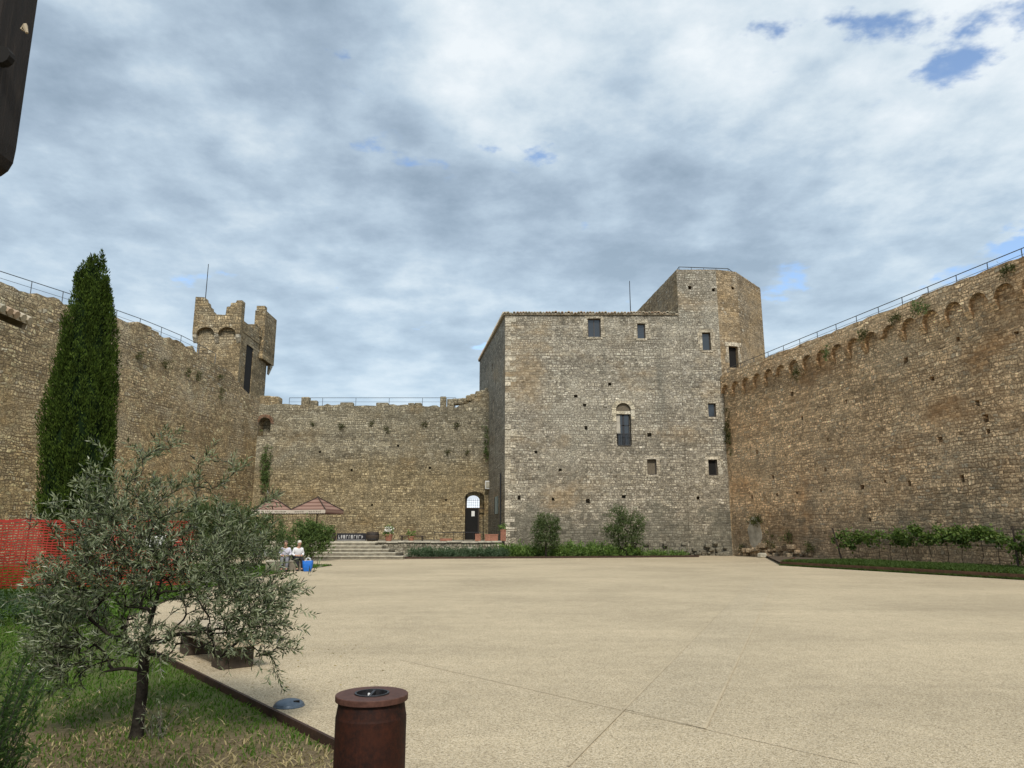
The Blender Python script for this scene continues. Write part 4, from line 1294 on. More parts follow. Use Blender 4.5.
# ------------------------------------------------------------------ umbrellas on the terrace
def umbrella_at(px, Y, apex_y, eave_y, halfw, label, rz, group):
    ap = P(px, apex_y, Y); ez = P(px, eave_y, Y).z - ap.z
    root = empty('parasol', (ap.x, Y, TZ), label, 'parasol', group)
    H = ap.z; E = H + ez
    mb = MB(); Mz = Matrix.Rotation(rz, 3, 'Z'); c = Vector((ap.x,Y,0)); n = 10
    # four sagging panels
    for q in range(4):
        a = Mz @ Vector((halfw,-halfw,0)); a = Matrix.Rotation(q*math.pi/2,3,'Z') @ a
        b = Matrix.Rotation(math.pi/2,3,'Z') @ a
        grid = []
        for i in range(n+1):
            for j in range(n+1):
                f = i/n; g = j/n; p = (a.lerp(b,g))*f
                sag = 0.10*math.sin(math.pi*f)*math.sin(math.pi*g)
                grid.append(c + p + Vector((0,0,H + (E-H)*f - sag)))
        fs = [(i*(n+1)+j,(i+1)*(n+1)+j,(i+1)*(n+1)+j+1,i*(n+1)+j+1) for i in range(n) for j in range(n)]
        mb.add(grid, fs)
    can = mb.build('canopy', M['canvas'], root, smooth=True)
    sol = can.modifiers.new('thick','SOLIDIFY'); sol.thickness = 0.012
    for q in range(4):
        a = Matrix.Rotation(q*math.pi/2,3,'Z') @ (Mz @ Vector((halfw,-halfw,0))); b = Matrix.Rotation(math.pi/2,3,'Z') @ a
        nn = ((a+b)/2).normalized()*0.006
        mb = MB(); m_ = 16
        for k in range(m_):
            p0 = c + a.lerp(b,k/m_); p1 = c + a.lerp(b,(k+1)/m_); dz = 0.24
            mb.extrude([p0+nn+Vector((0,0,E+0.005)), p1+nn+Vector((0,0,E+0.005)), p1+nn+Vector((0,0,E-dz)), (p0+p1)/2+nn+Vector((0,0,E-dz-0.04)), p0+nn+Vector((0,0,E-dz))], -nn*1.0)
        front = nn.y < -0.003 and abs(nn.x) < 0.004
        v = mb.build('valance', M['valance'] if nn.y < -0.003 else M['canvas'], root, fix=True)
        if nn.y < -0.003:
            # the printed lettering: dark strokes too small to read
            mt = MB(); rr = np.random.default_rng(int(px)); 
            for k in range(15):
                f = 0.14+0.05*k
                if k in (6,): continue
                for dx in (0, 0.018):
                    if rr.random() < 0.25: continue
                    p = c + a.lerp(b, f+dx); t = (b-a).normalized()
                    h0 = E-0.19; h1 = E-0.06-0.04*rr.random()
                    MB().extrude([p+nn*1.6+Vector((0,0,h0)), p+t*0.03+nn*1.6+Vector((0,0,h0)), p+t*0.03+nn*1.6+Vector((0,0,h1)), p+nn*1.6+Vector((0,0,h1))], -nn*0.5).build('letter', M['wood_dark'], v, fix=True)
    for q in range(4):
        a = Matrix.Rotation(q*math.pi/2,3,'Z') @ (Mz @ Vector((halfw,-halfw,0)))
        MB().tube([c+Vector((0,0,H+0.03)), c+a+Vector((0,0,E+0.04))], 0.045, 6).build('rib', M['wood_dark'], root)
    MB().tube([c+Vector((0,0,TZ)), c+Vector((0,0,H+0.12))], 0.05, 8).build('pole', M['wood_dark'], root)
    MB().bevbox((ap.x,Y,TZ+0.06),(0.8,0.8,0.12),0.02).build('base', M['stone_dark'], root)
    return root
umbrella_at(274, 58.5, 498, 510.5, 1.5, 'red-brown striped square parasol nearer the left wall, half hidden by leaves', R(14), 'cafe parasols on the terrace')
umbrella_at(318, 58.0, 497.5, 510.5, 1.5, 'red-brown striped square parasol with white lettered valance beside the steps', R(-14), 'cafe parasols on the terrace')
# dark cafe furniture below them
def cafe_table(x, y, label):
    r = empty('cafe_table', (x,y,TZ), label, 'table', 'cafe tables under the parasols')
    MB().lathe([(0.02,0.72),(0.40,0.72),(0.41,0.735),(0.40,0.75),(0.02,0.75)], (x,y,TZ), 24).build('tabletop', M['wood_dark'], r)
    MB().tube([(x,y,TZ+0.02),(x,y,TZ+0.72)], 0.035, 8).build('leg', M['iron'], r)
    MB().lathe([(0.02,0.0),(0.25,0.0),(0.24,0.03),(0.02,0.05)], (x,y,TZ), 20).build('base', M['iron'], r)
def cafe_chair(x, y, rz, label):
    r = empty('cafe_chair', (x,y,TZ), label, 'chair', 'cafe chairs under the parasols', rz)
    def add(nm, mb): 
        me = mb.mesh(nm); put_uv(me); me.materials.append(M['wood_dark']); o = bpy.data.objects.new(nm, me); COL.objects.link(o); o.parent = r
    add('seat', MB().bevbox((0,0,0.45),(0.44,0.44,0.04),0.012)); add('backrest', MB().bevbox((0,0.21,0.74),(0.42,0.03,0.30),0.01))
    for sx in (-1,1):
        add('leg', MB().tube([(sx*0.19,-0.19,0),(sx*0.18,-0.18,0.44)],0.018,6)); add('leg', MB().tube([(sx*0.19,0.22,0),(sx*0.18,0.2,0.9)],0.018,6))
tp_ = [(P(265,530,57.5).x,57.5),(P(305,530,57.2).x,57.2)]
cafe_table(*tp_[0], 'small round dark table under the left parasol'); cafe_table(*tp_[1], 'small round dark table under the right parasol')
for (x,y), side_ in zip(tp_, ('left','right')):
    cafe_chair(x-0.7,y+0.1,R(90),'dark wooden chair on the left of the %s parasol table' % side_)
    cafe_chair(x+0.7,y-0.1,R(-90),'dark wooden chair on the right of the %s parasol table' % side_)

# ------------------------------------------------------------------ things along the terrace edge
def barrel(px, Y, w, h, label):
    a = P(px, 541, Y); r = w/2
    root = empty('barrel_planter', (a.x,Y,TZ), label, 'planter', 'dark barrel planters at the top of the steps')
    MB().lathe([(r*0.78,0),(r*0.93,h*0.25),(r,h*0.5),(r*0.95,h*0.75),(r*0.84,h),(r*0.76,h),(r*0.76,h-0.06),(0.02,h-0.07)], (a.x,Y,TZ), 24).build('tub', M['wood_dark'], root, smooth=False, fix=True)
    for f in (0.22,0.75):
        rr_ = r*0.96; MB().lathe([(rr_-.02,h*f-.03),(rr_+.012,h*f-.03),(rr_+.012,h*f+.03),(rr_-.02,h*f+.03)], (a.x,Y,TZ), 24, close=False).build('hoop', M['iron'], root)
barrel(330.5, 52.9, 0.78, 0.62, 'black tub at the left end of the lettered board')
barrel(372.5, 52.9, 0.95, 0.66, 'larger dark round barrel beside the terracotta flower pot')
a, b = P(336.5,545,53.1), P(366,538,53.1)
bd = empty('lettered_board', ((a.x+b.x)/2,53.1,TZ), 'long low dark board with pale worn lettering between two black tubs', 'sign')
MB().bevbox(((a.x+b.x)/2,53.1,TZ+0.30),(b.x-a.x,0.06,0.52),0.01).build('board', M['black_cloth'], bd)
mb = MB(); rr = np.random.default_rng(33); x = a.x+0.12
while x < b.x-0.3:
    w = 0.07+0.09*rr.random(); z0 = TZ+0.18; z1 = TZ+0.42
    mb = MB(); mb.box((x,53.055,z0),(x+0.035,53.068,z1)); mb.box((x+.037,53.057,z1-0.05 if rr.random()<.5 else z0),(x+w,53.067,(z1 if rr.random()<.5 else z0+0.05)+0.01)); mb.build('letter', M['faded'], bd); x += w+0.07
mb = MB(); mb.box((a.x+0.05,53.054,TZ+0.06),(b.x-0.05,53.066,TZ+0.10))
mb.build('underline', M['faded'], bd, fix=True)

def pot(px, Y, w, h, label, kind='round', plant=None, d=None, pc=None):
    a = P(px, 541, Y); r = w/2
    root = empty('flower_pot', (a.x,Y,TZ), label, 'pot', 'terracotta pots on the terrace')
    if kind == 'round':
        MB().lathe([(r*0.68,0),(r*0.92,h*0.8),(r,h*0.8),(r,h),(r*0.86,h),(r*0.84,h-.05),(0.02,h-.06)], (a.x,Y,TZ), 20).build('pot_body', M['terracotta'], root, fix=True)
    else:
        d = d or w; mb = MB(); mb.bevbox((a.x,Y,TZ+h*0.42),(w*0.94,d*0.94,h*0.84),0.015); mb.bevbox((a.x,Y,TZ+h*0.9),(w,d,h*0.16),0.012)
        mb.build('pot_body', M['terracotta'], root)
    if plant:
        rg = np.random.default_rng(int(px*7))
        V,Fc = clumps(rg, [((0,0,h+plant[1]*0.5),(plant[0],plant[0],plant[1]*0.6),1)], plant[2], 0.14, 0.07, 0.5, 12, 0.07)
        link_mesh('foliage', np_mesh('foliage',V,Fc), M['cover'], root)
        if pc is not None:
            V,Fc = clumps(rg, [((0,0,h+plant[1]*0.6),(plant[0],plant[0],plant[1]*0.5),1)], plant[2]//2, 0.13, 0.12, 0.5, 8, 0.05)
            link_mesh('blossom', np_mesh('blossom',V,Fc), pc, root)
    return root
pot(388.5,52.95,0.60,0.48,'round terracotta pot full of white flowers at the head of the steps','round',(0.36,0.50,260),pc=M['flower_white'])
pot(411,53.0,0.50,0.34,'small round terracotta pot with dark plant, right of the white flowers','round',(0.22,0.3,120))
pot(446,53.1,0.9,0.20,'long shallow terracotta tray in front of the wooden bench','box',None,0.3)
pot(478,53.0,0.42,0.52,'square terracotta pot standing in front of the arched door','box',None)
pot(491.5,53.0,0.98,0.50,'wide terracotta trough right of the arched door','box',None,0.45)
pt = pot(503.2,53.6,0.42,0.85,'tall narrow terracotta pot against the corner of the keep','box',(0.3,0.35,120))
# low bench and rail
bx0, bx1 = P(399,541,53.4).x, P(425,541,53.4).x
bn = empty('wooden_bench', ((bx0+bx1)/2,53.4,TZ), 'low brown wooden bench along the terrace edge', 'bench')
MB().bevbox(((bx0+bx1)/2,53.4,TZ+0.36),(bx1-bx0,0.36,0.06),0.012).build('seat', M['wood_dark'], bn)
for x in (bx0+0.2,bx1-0.2): MB().bevbox((x,53.4,TZ+0.165),(0.08,0.32,0.33),0.01).build('leg', M['wood_dark'], bn)
bx0, bx1 = P(434,541,54.2).x, P(483,541,54.2).x
rl = empty('iron_railing', ((bx0+bx1)/2,54.2,TZ), 'low thin dark iron railing before the arched door', 'railing')
MB().tube([(bx0,54.2,TZ+0.62),(bx1,54.2,TZ+0.62)],0.025,6).build('rail', M['iron'], rl)
for k in range(6):
    x = bx0+(bx1-bx0)*k/5; MB().tube([(x,54.2,TZ),(x,54.2,TZ+0.62)],0.02,6).build('post', M['iron'], rl)
# lamp box, pipe and board on the corner beside the door
lp = P(488,485,64.6); bxo = empty('lantern_box', (lp.x,64.6,lp.z), 'square pale lantern box fixed to the wall above the door, left of the keep', 'lamp')
MB().bevbox((lp.x,64.62,lp.z),(0.5,0.34,0.72),0.03).build('housing', M['white'], bxo)
MB().bevbox((lp.x,64.43,lp.z),(0.36,0.03,0.52),0.01).build('front_panel', M['stone_pale'], bxo)
MB().tube([(lp.x,64.7,lp.z+0.3),(lp.x,64.98,lp.z+0.3)],0.03,6).build('bracket', M['iron'], bxo)
p0 = hit(497,499,(KX0,YK),sn)+sn*0.03
mb = MB(); t_s = Vector((-sn.y,sn.x,0))
mb.extrude([p0+t_s*x+Vector((0,0,z)) for x,z in ((-.75,-1.2),(.75,-1.2),(.75,0.2),(-.75,0.2))], sn*0.04)
nbd = empty('notice_board', p0, 'grey-green notice board on the shaded side of the keep', 'sign')
mb.build('panel', M['sign_green'], nbd, fix=True)
for x in (-0.72, 0.72):
    MB().tube([p0+t_s*x+sn*0.05+Vector((0,0,-1.2)), p0+t_s*x+sn*0.05+Vector((0,0,0.2))], 0.03, 6).build('frame_bar', M['iron'], nbd)
pz0 = hit(501.5,476,(KX0,YK),sn)+sn*0.08; 
tag(MB().tube([Vector((pz0.x,pz0.y,TZ)), pz0+Vector((0,0,0.2))],0.055,8).build('drain_pipe', M['iron']), 'dark vertical drain pipe on the side of the keep', 'pipe')

# ------------------------------------------------------------------ planting bed in front of terrace and keep
bed_l = [(-7.2,48.9),(-1.0,49.6),(6.0,50.9),(13.2,52.6),(13.6,55.5)]
edging('bed_edging', bed_l, -0.1, 0.13, 0.05, 'thin dark steel edge of the planting bed below the keep')
flat('bed_soil', bed_l + [(13.6,55.98),(KX0,55.98),(-0.74,52.48),(-7.2,52.48)], 0.06, M['soil'])
def bed_cover(name, label, blobs, n, seed, mat, L, W, up=0.8):
    rg = np.random.default_rng(seed)
    V,Fc = clumps(rg, blobs, n, L, W, up, 30, 0.12, 0.3)
    V[:,2] = np.maximum(V[:,2], 0.05)
    return tag(link_mesh(name, np_mesh(name,V,Fc), mat), label, 'plants', kind='stuff')
bl = []; rg = np.random.default_rng(40)
for x in np.arange(-6.9,-0.6,0.45): bl.append(((x,50.2+0.9*rg.random()+0.08*(x+7),0.26),(0.4,0.7,0.28+0.12*rg.random()),1))
bed_cover('ground_cover', 'blue-green low ground cover in the bed below the terrace wall', bl, 9000, 41, M['sage'], 0.16, 0.05)
bl = []
for x in np.arange(-0.8,9.2,0.4): bl.append(((x,51.6+1.8*rg.random()+0.05*x,0.30),(0.45,0.9,(0.46 if x<7 else 0.3)+0.2*rg.random()),1))
bed_cover('ground_cover', 'bright green leafy ground cover at the foot of the keep', bl, 15000, 42, M['cover'], 0.20, 0.07)
bl = []
for x in np.arange(8.5,13.0,0.5): bl.append(((x,53.3+0.8*rg.random()+0.1*(x-8),0.12),(0.45,0.6,0.15+0.12*rg.random()),1))
bed_cover('ground_cover', 'thin low ground cover at the right end of the bed below the keep', bl, 2500, 43, M['cover'], 0.15, 0.06)

def small_tree(name, base, H, crown, n, seed, label, mat, L, W, ntips, r_trunk, group=None, cat='tree', lean=0.0, trunk_h=0.35, step=0.12, rmaxf=0.35, twigmat=None):
    """crown: [(centre, radii, weight)] relative to base"""
    rg = np.random.default_rng(seed)
    root = empty(name, base, label, cat, group)
    tips = []
    w = np.array([c[2] for c in crown], float); w /= w.sum()
    for _ in range(ntips):
        c = crown[rg.choice(len(crown), p=w)]
        d = unit(rg.normal(size=3)); f = rg.random()**0.45
        tips.append(np.array(c[0]) + d*np.array(c[1])*f)
    th = H*trunk_h
    trunk = [np.array([0,0,-0.1]), np.array([lean*0.2,0.01,th*0.35]), np.array([lean*0.5,-0.01,th*0.7]), np.array([lean,0,th])]
    nodes, par = tree_skeleton(rg, trunk, tips)
    mb = MB(); rad, kids = skeleton_mesh(mb, nodes, par, 0.004, r_trunk)
    me = mb.mesh('trunk'); me.materials.append(M['bark']); o = bpy.data.objects.new('trunk', me); COL.objects.link(o); o.parent = root
    V,Fc = clumps(rg, crown, n, L, W, 0.35, 40, 0.13*H/3, 0.35)
    V2,F2 = twig_leaves(rg, nodes, par, kids, rad, 0.02, step, L, W, 2)
    Vv = np.concatenate([V,V2]); Ff = np.concatenate([Fc,F2+len(V)])
    link_mesh('crown', np_mesh('crown',Vv,Ff), mat, root)
    return root
b1 = P(546,557,51.2); b2 = P(626,557,52.2)
small_tree('olive_tree', (b1.x,51.2,0.05), 3.0, [((0.05,0,1.75),(1.1,0.9,1.05),3),((-0.3,0,2.45),(0.55,0.5,0.55),1),((0.5,0.1,2.2),(0.55,0.5,0.7),1),((-0.6,0,1.2),(0.55,0.5,0.5),1),((0.55,0,1.0),(0.5,0.5,0.4),0.7)], 4000, 51, 'small round olive tree in the bed, left of its larger twin', M['olive_far'], 0.17, 0.05, 60, 0.07, 'young olive trees below the keep')
small_tree('olive_tree', (b2.x,52.2,0.05), 3.5, [((0.0,0,1.95),(1.35,1.1,1.2),3),((-0.35,0,2.95),(0.8,0.6,0.65),1.3),((0.8,0.1,2.3),(0.65,0.5,0.8),1),((-0.95,0,1.7),(0.55,0.5,0.7),1),((0.7,0,1.1),(0.6,0.5,0.5),0.8),((-0.5,0,0.95),(0.5,0.5,0.4),0.6)], 4600, 52, 'larger young olive tree with feathery top in the bed below the arched window', M['olive_far'], 0.18, 0.05, 80, 0.08, 'young olive trees below the keep')

# ------------------------------------------------------------------ right planter with vines
e0, e1 = G(781,565.5), G(1024,580); ed = (e1-e0).normalized()
eA = e0; eB = e0 + ed*45
edging('bed_edging', [(eA.x+3.6,eA.y+7.5),(eA.x,eA.y),(eB.x,eB.y)], -0.1, 0.20, 0.05, 'rust brown steel edge of the raised bed along the right wall', M['corten_bed'])
RBZ = 0.14
wl = RW0 + Rd*4.0; wr = RW0 + Rd*58
flat('raised_bed_soil', [(eA.x,eA.y),(eB.x,eB.y),(wr.x,wr.y),(wl.x,wl.y)], RBZ, M['soil'])
rg = np.random.default_rng(60)
n = 46000; s = rg.random(n)**1.3*26; t = 0.03+rg.random(n)*5.0
bx = Vector((ed.y,-ed.x,0)); bx = bx if bx.x > 0 else -bx
X = eA.x + ed.x*s + bx.x*t; Y = eA.y + ed.y*s + bx.y*t
V,Fc = blades(X, Y, 0.10+0.14*rg.random(n), 0.03+0.02*rg.random(n), rg, RBZ, 0.6)
tag(link_mesh('bed_grass', np_mesh('bed_grass',V,Fc), M['blade_dark']), kind='stuff', label='green grass filling the raised bed along the right wall', cat='grass')
n = 5000; s = rg.random(n)*26; t = -0.03-0.10*rg.random(n)
X = eA.x + ed.x*s + bx.x*t; Y = eA.y + ed.y*s + bx.y*t
V,Fc = blades(X, Y, 0.05+0.08*rg.random(n), 0.03+0.02*rg.random(n), rg, 0.0, 0.8)
tag(link_mesh('edge_grass', np_mesh('edge_grass',V,Fc), M['blade_dark']), kind='stuff', label='strip of grass growing along the foot of the rust brown bed edge', cat='grass')

trel = empty('vine_trellis', (eA.x+2,eA.y-3,RBZ), 'dark leaning stakes with wires holding the vines before the right wall', 'trellis')
stk = []
for (bx_,by_),(tx_,ty_) in (((842.5,560),(832.5,528)),((918.5,562.5),(915,532)),((1019,570),(1012.5,526)),((1190,585),(1190,520))):
    b = G(bx_,by_,RBZ); t = P(tx_,ty_,b.y); stk.append((b,t))
    MB().tube([b-Vector((0,0,0.2)), t], [0.05,0.045], 7).build('stake', M['wood_dark'], trel)
for f in (0.55,0.92):
    MB().tube([b.lerp(t,f)+Vector((0,-0.05,0)) for b,t in stk], 0.008, 4).build('wire', M['iron'], trel)
def vine(px0, px1, pyt, pyb, label, seed, n):
    rg = np.random.default_rng(seed); bl = []
    k = max(2,int((px1-px0)/9))
    c0 = None
    for i in range(k):
        px = px0+(px1-px0)*(i+.5)/k
        # depth along the row of stakes
        f = (px-842)/(1019-842); Yv = stk[0][0].y + (stk[2][0].y-stk[0][0].y)*f
        tp = P(px, pyt+(pyb-pyt)*(0.30+0.25*rg.random()), Yv)
        if c0 is None: c0 = Vector((tp.x,tp.y,RBZ))
        hh = (pyb-pyt)/19*0.30*(0.4+0.8*rg.random())
        bl.append(((tp.x-c0.x,tp.y-c0.y,tp.z-c0.z+0.12*rg.normal()),(0.34,0.25,hh),0.25+rg.random()**2))
    root = empty('grape_vine', c0, label, 'vine', 'vines along the right wall')
    V,Fc = clumps(rg, bl, n, 0.14, 0.12, 0.0, 26, 0.10, 0.3)
    link_mesh('foliage', np_mesh('foliage',V,Fc), M['vine'], root)
    mb = MB()
    for i in range(0,k,2):
        c = bl[i][0]; j1, j2 = rg.normal()*0.12, rg.normal()*0.1
        mb.tube([(c[0]+j1,c[1],-0.05),(c[0]+j2,c[1]+0.05,0.35+0.15*rg.random()),(c[0],c[1],c[2])],[0.016,0.014,0.010],6)
    me = mb.mesh('stem'); me.materials.append(M['bark']); o = bpy.data.objects.new('stem', me); COL.objects.link(o); o.parent = root
vine(836,884,527,556,'sparse vine between the first and second stakes before the right wall',61,1100)
vine(886,1003,525,551,'longest and densest vine, spreading between the second and third stakes',62,4400)
vine(1014,1075,525,560,'vine at the right edge of the picture, beyond the third stake',63,1300)
# scrub and fallen stones along the foot of the right wall
def scrub(px, py, w, h, label, seed, n, mat, wallhit=True, L=0.14, W=0.06, group=None, up=0.3, name='wall_shrub', out=0.25):
    rg = np.random.default_rng(seed); return None
rr = np.random.default_rng(70)
def tuft(p, nrm, w, h, n, seed, label, group, mat=None, L=0.16, W=0.05, up=0.2, name='wall_tuft', out=0.4):
    rg = np.random.default_rng(seed); nrm = Vector(nrm); t = Vector((-nrm.y,nrm.x,0))
    V,Fc = clumps(rg, [((0,0,0),(w/2,out*0.5,h/2),1),((0.1*w,0,-0.15*h),(w*0.3,out*0.6,h*0.3),1)], n, L, W, up, 14, 0.07, 0.2)
    # rotate x axis onto the wall tangent
    a = math.atan2(t.y,t.x); ca, sa = math.cos(a), math.sin(a)
    x = V[:,0]*ca - V[:,1]*sa; y = V[:,0]*sa + V[:,1]*ca
    V[:,0], V[:,1] = x, y
    return tag(link_mesh(name, np_mesh(name,V,Fc), mat or M['caper'], None, Vector(p)+nrm*out*0.3), label, 'plant', group)
CN = Vector((0,-1,0))
for i,(px,py,w,h,lab) in enumerate([(341,426,0.9,0.7,'round dark tuft high on the brown back wall, left of the middle'),
        (386,428,1.0,1.1,'largest dark tuft high on the middle of the back wall'),
        (372,423,0.5,0.5,'tiny tuft just left of the largest tuft on the back wall'),
        (314,424,0.5,0.5,'small tuft on the back wall below the left pair of merlons'),
        (423,424,0.8,0.6,'tuft high on the back wall right of its middle'),
        (456,424,0.9,0.6,'tuft on the back wall below the right pair of merlons'),
        (447,452,0.5,0.35,'small low tuft on the back wall above the arched door'),
        (467,451,0.6,0.45,'small low tuft on the back wall near the keep')]):
    tuft(P(px,py,65), CN, w, h, int(90*w+30), 100+i, lab, 'tufts rooted in the back wall')
for i,(px,py,w,h,lab) in enumerate([(137,355,0.9,1.0,'brown tuft on the left wall just right of the cypress'),
        (165,362,1.0,1.0,'bushy round tuft near the top of the left wall'),
        (186,372,0.7,0.7,'small tuft on the left wall, left of a pair below the tower'),
        (197,375,0.9,0.9,'tuft on the left wall below the tower front'),
        (218,376,0.6,0.9,'upright tuft on the left wall nearest the tower edge'),
        (220,394,1.0,1.2,'drooping tuft on the left wall below all the others')]):
    tuft(hit(px,py,LW0,Ln_), Ln_, w, h, int(110*w+30), 120+i, lab, 'tufts rooted in the left wall')
def ontable(px, py): return hit(px,py,RW0+Rn*0.42,Rn)
for i,(px,py,w,h,lab,g) in enumerate([(827,352,0.9,1.7,'tall dark bush hanging across an arch in the middle of the right wall',1),
        (797,372,1.4,1.7,'dark hanging bush below the arches near the keep end of the right wall',1),
        (862,335,1.3,0.9,'bush over the arches right of the tall hanging bush',1),
        (895,318,1.2,0.8,'dry tuft on the parapet of the right wall, right of its middle',1),
        (922,307,1.6,1.1,'widest dark bush on the parapet of the right wall',1),
        (1008,270,1.3,0.7,'tuft on the parapet at the right edge of the picture',1),
]):
    tuft(ontable(px,py), Rn, w*0.75, h*0.8, int(110*w+30), 140+i, lab, 'bushes on the parapet of the right wall', M['shrub'] if i in (0,4) else M['caper'])
# hanging growth in the corner of keep and right wall
c = hit(729,430,RW0,Rn)
tuft(c, Rn, 0.9, 4.6, 650, 160, 'long dry creeper hanging in the corner where keep and right wall meet', None, M['caper'], 0.16, 0.05, -0.6, 'creeper', 0.3)
c = P(266,462,64.9)
tuft(c, CN, 1.4, 7.5, 1500, 161, 'tall hanging creeper below the niche in the left back corner', None, M['shrub'], 0.18, 0.06, -0.5, 'creeper', 0.7)
c = P(486.5,440,64.9)
tuft(c, CN, 0.7, 5.5, 500, 162, 'dark creeper in the corner between back wall and keep', None, M['shrub'], 0.16, 0.05, -0.5, 'creeper', 0.4)
for i,(px,py,w,h,lab) in enumerate([(757,520,2.4,0.7,'dark scrub arching over the plaster patch at the foot of the right wall'),
        (772,540,1.0,1.6,'scrubby weed right of the plaster patch'),
        (790,536,1.4,1.0,'dry scrub at the foot of the right wall beside the raised bed'),
        (743,548,1.0,0.7,'low weed left of the plaster patch'),
        (812,545,1.2,1.0,'weed at the foot of the right wall behind the first stake')]):
    tuft(hit(px,py,RW0,Rn), Rn, w, h, int(150*w), 170+i, lab, 'scrub at the foot of the right wall', M['caper'], 0.15, 0.06, 0.2, 'wall_scrub', 0.6)
# battered stone footing and fallen rubble where keep and right wall meet
rr = np.random.default_rng(71)
for k in range(40):
    x = 9.0 + 7.4*rr.random(); sz = 0.18+0.28*rr.random()
    MB().bevbox((x, YK-0.02-0.22*rr.random(), 0.05+0.9*rr.random()**2), (sz*1.3, sz, sz*0.8), 0.05, rr.normal()*0.3).build('footing_stone', M['keep'], keep)
for k in range(40):
    s = 0.5 + 9*rr.random(); c = RW0+Rd*s+Rn*(0.02+0.22*rr.random()); sz = 0.18+0.28*rr.random()
    MB().bevbox((c.x,c.y,0.05+0.8*rr.random()**2), (sz*1.3, sz, sz*0.8), 0.05, rr.normal()*0.4).build('footing_stone', M['right'], right_wall)
tag(MB().bevbox((17.1,50.9,0.16),(0.55,0.45,0.34),0.08,0.4).build('stone_block', M['stone_pale']), 'pale loose stone block at the left end of the raised bed', 'stone')

# ------------------------------------------------------------------ cypress
def cypress():
    rg = np.random.default_rng(80)
    base = Vector((-16.0,27.0,-0.05))
    root = empty('cypress_tree', base, 'tall dark green columnar cypress in front of the left wall', 'tree')
    root.rotation_euler = (0, R(-2.2), 0)
    prof = interp([(0.3,0.5),(1.0,0.85),(2.5,1.10),(4.7,1.18),(6.7,1.08),(8.6,0.84),(10.5,0.50),(11.5,0.31),(12.0,0.17),(12.3,0.06)])
    lobe = lambda th, z: 1 + 0.10*math.sin(3*th+0.7*z) + 0.07*math.sin(7*th-1.1*z+1.0)
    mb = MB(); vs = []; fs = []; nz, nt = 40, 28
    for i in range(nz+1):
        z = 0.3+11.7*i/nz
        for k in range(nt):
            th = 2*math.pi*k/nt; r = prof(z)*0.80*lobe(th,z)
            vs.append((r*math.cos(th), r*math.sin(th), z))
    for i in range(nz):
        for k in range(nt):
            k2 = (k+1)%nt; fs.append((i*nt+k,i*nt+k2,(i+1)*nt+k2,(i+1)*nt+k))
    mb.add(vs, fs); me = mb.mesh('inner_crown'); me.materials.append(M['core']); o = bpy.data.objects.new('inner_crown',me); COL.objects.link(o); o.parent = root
    P_, D_, L_, W_ = [], [], [], []
    npl = 900
    for k in range(npl):
        z = 0.4+11.6*rg.random()**0.9; th = 2*math.pi*rg.random(); r0 = prof(z)
        if rg.random() > (0.25+r0/1.4): continue
        r = r0*0.82*lobe(th,z)
        c = np.array([r*math.cos(th), r*math.sin(th), z]); outv = np.array([math.cos(th),math.sin(th),0])
        ln = (0.55+0.65*rg.random())*min(1,0.4+r0); ax = unit(np.array([0,0,1.0]) + outv*(0.07+0.08*rg.random())*min(1,r0) + rg.normal(size=3)*0.05)
        m = 80
        f = rg.random(m); rad = 0.17*np.sin(np.pi*(0.12+0.85*f))*min(1,0.45+r0)
        off = unit(rg.normal(size=(m,3)))
        pos = c + ax*(f*ln)[:,None] + off*rad[:,None] + outv*0.08
        P_.append(pos); D_.append(unit(ax*1.2 + off*0.55 + rg.normal(size=(m,3))*0.25)); 
    pos = np.concatenate(P_); d = np.concatenate(D_); n = len(pos)
    V,Fc = leaf_quads(pos, d, 0.07+0.09*rg.random(n), 0.028+0.022*rg.random(n), rg, 0.1)
    link_mesh('crown', np_mesh('crown',V,Fc), M['cypress'], root)
    me = MB().tube([(0,0,-0.1),(0.02,0,0.5),(0,0,1.5)],[0.22,0.17,0.15],10).mesh('trunk'); me.materials.append(M['bark']); o = bpy.data.objects.new('trunk',me); COL.objects.link(o); o.parent = root
cypress()

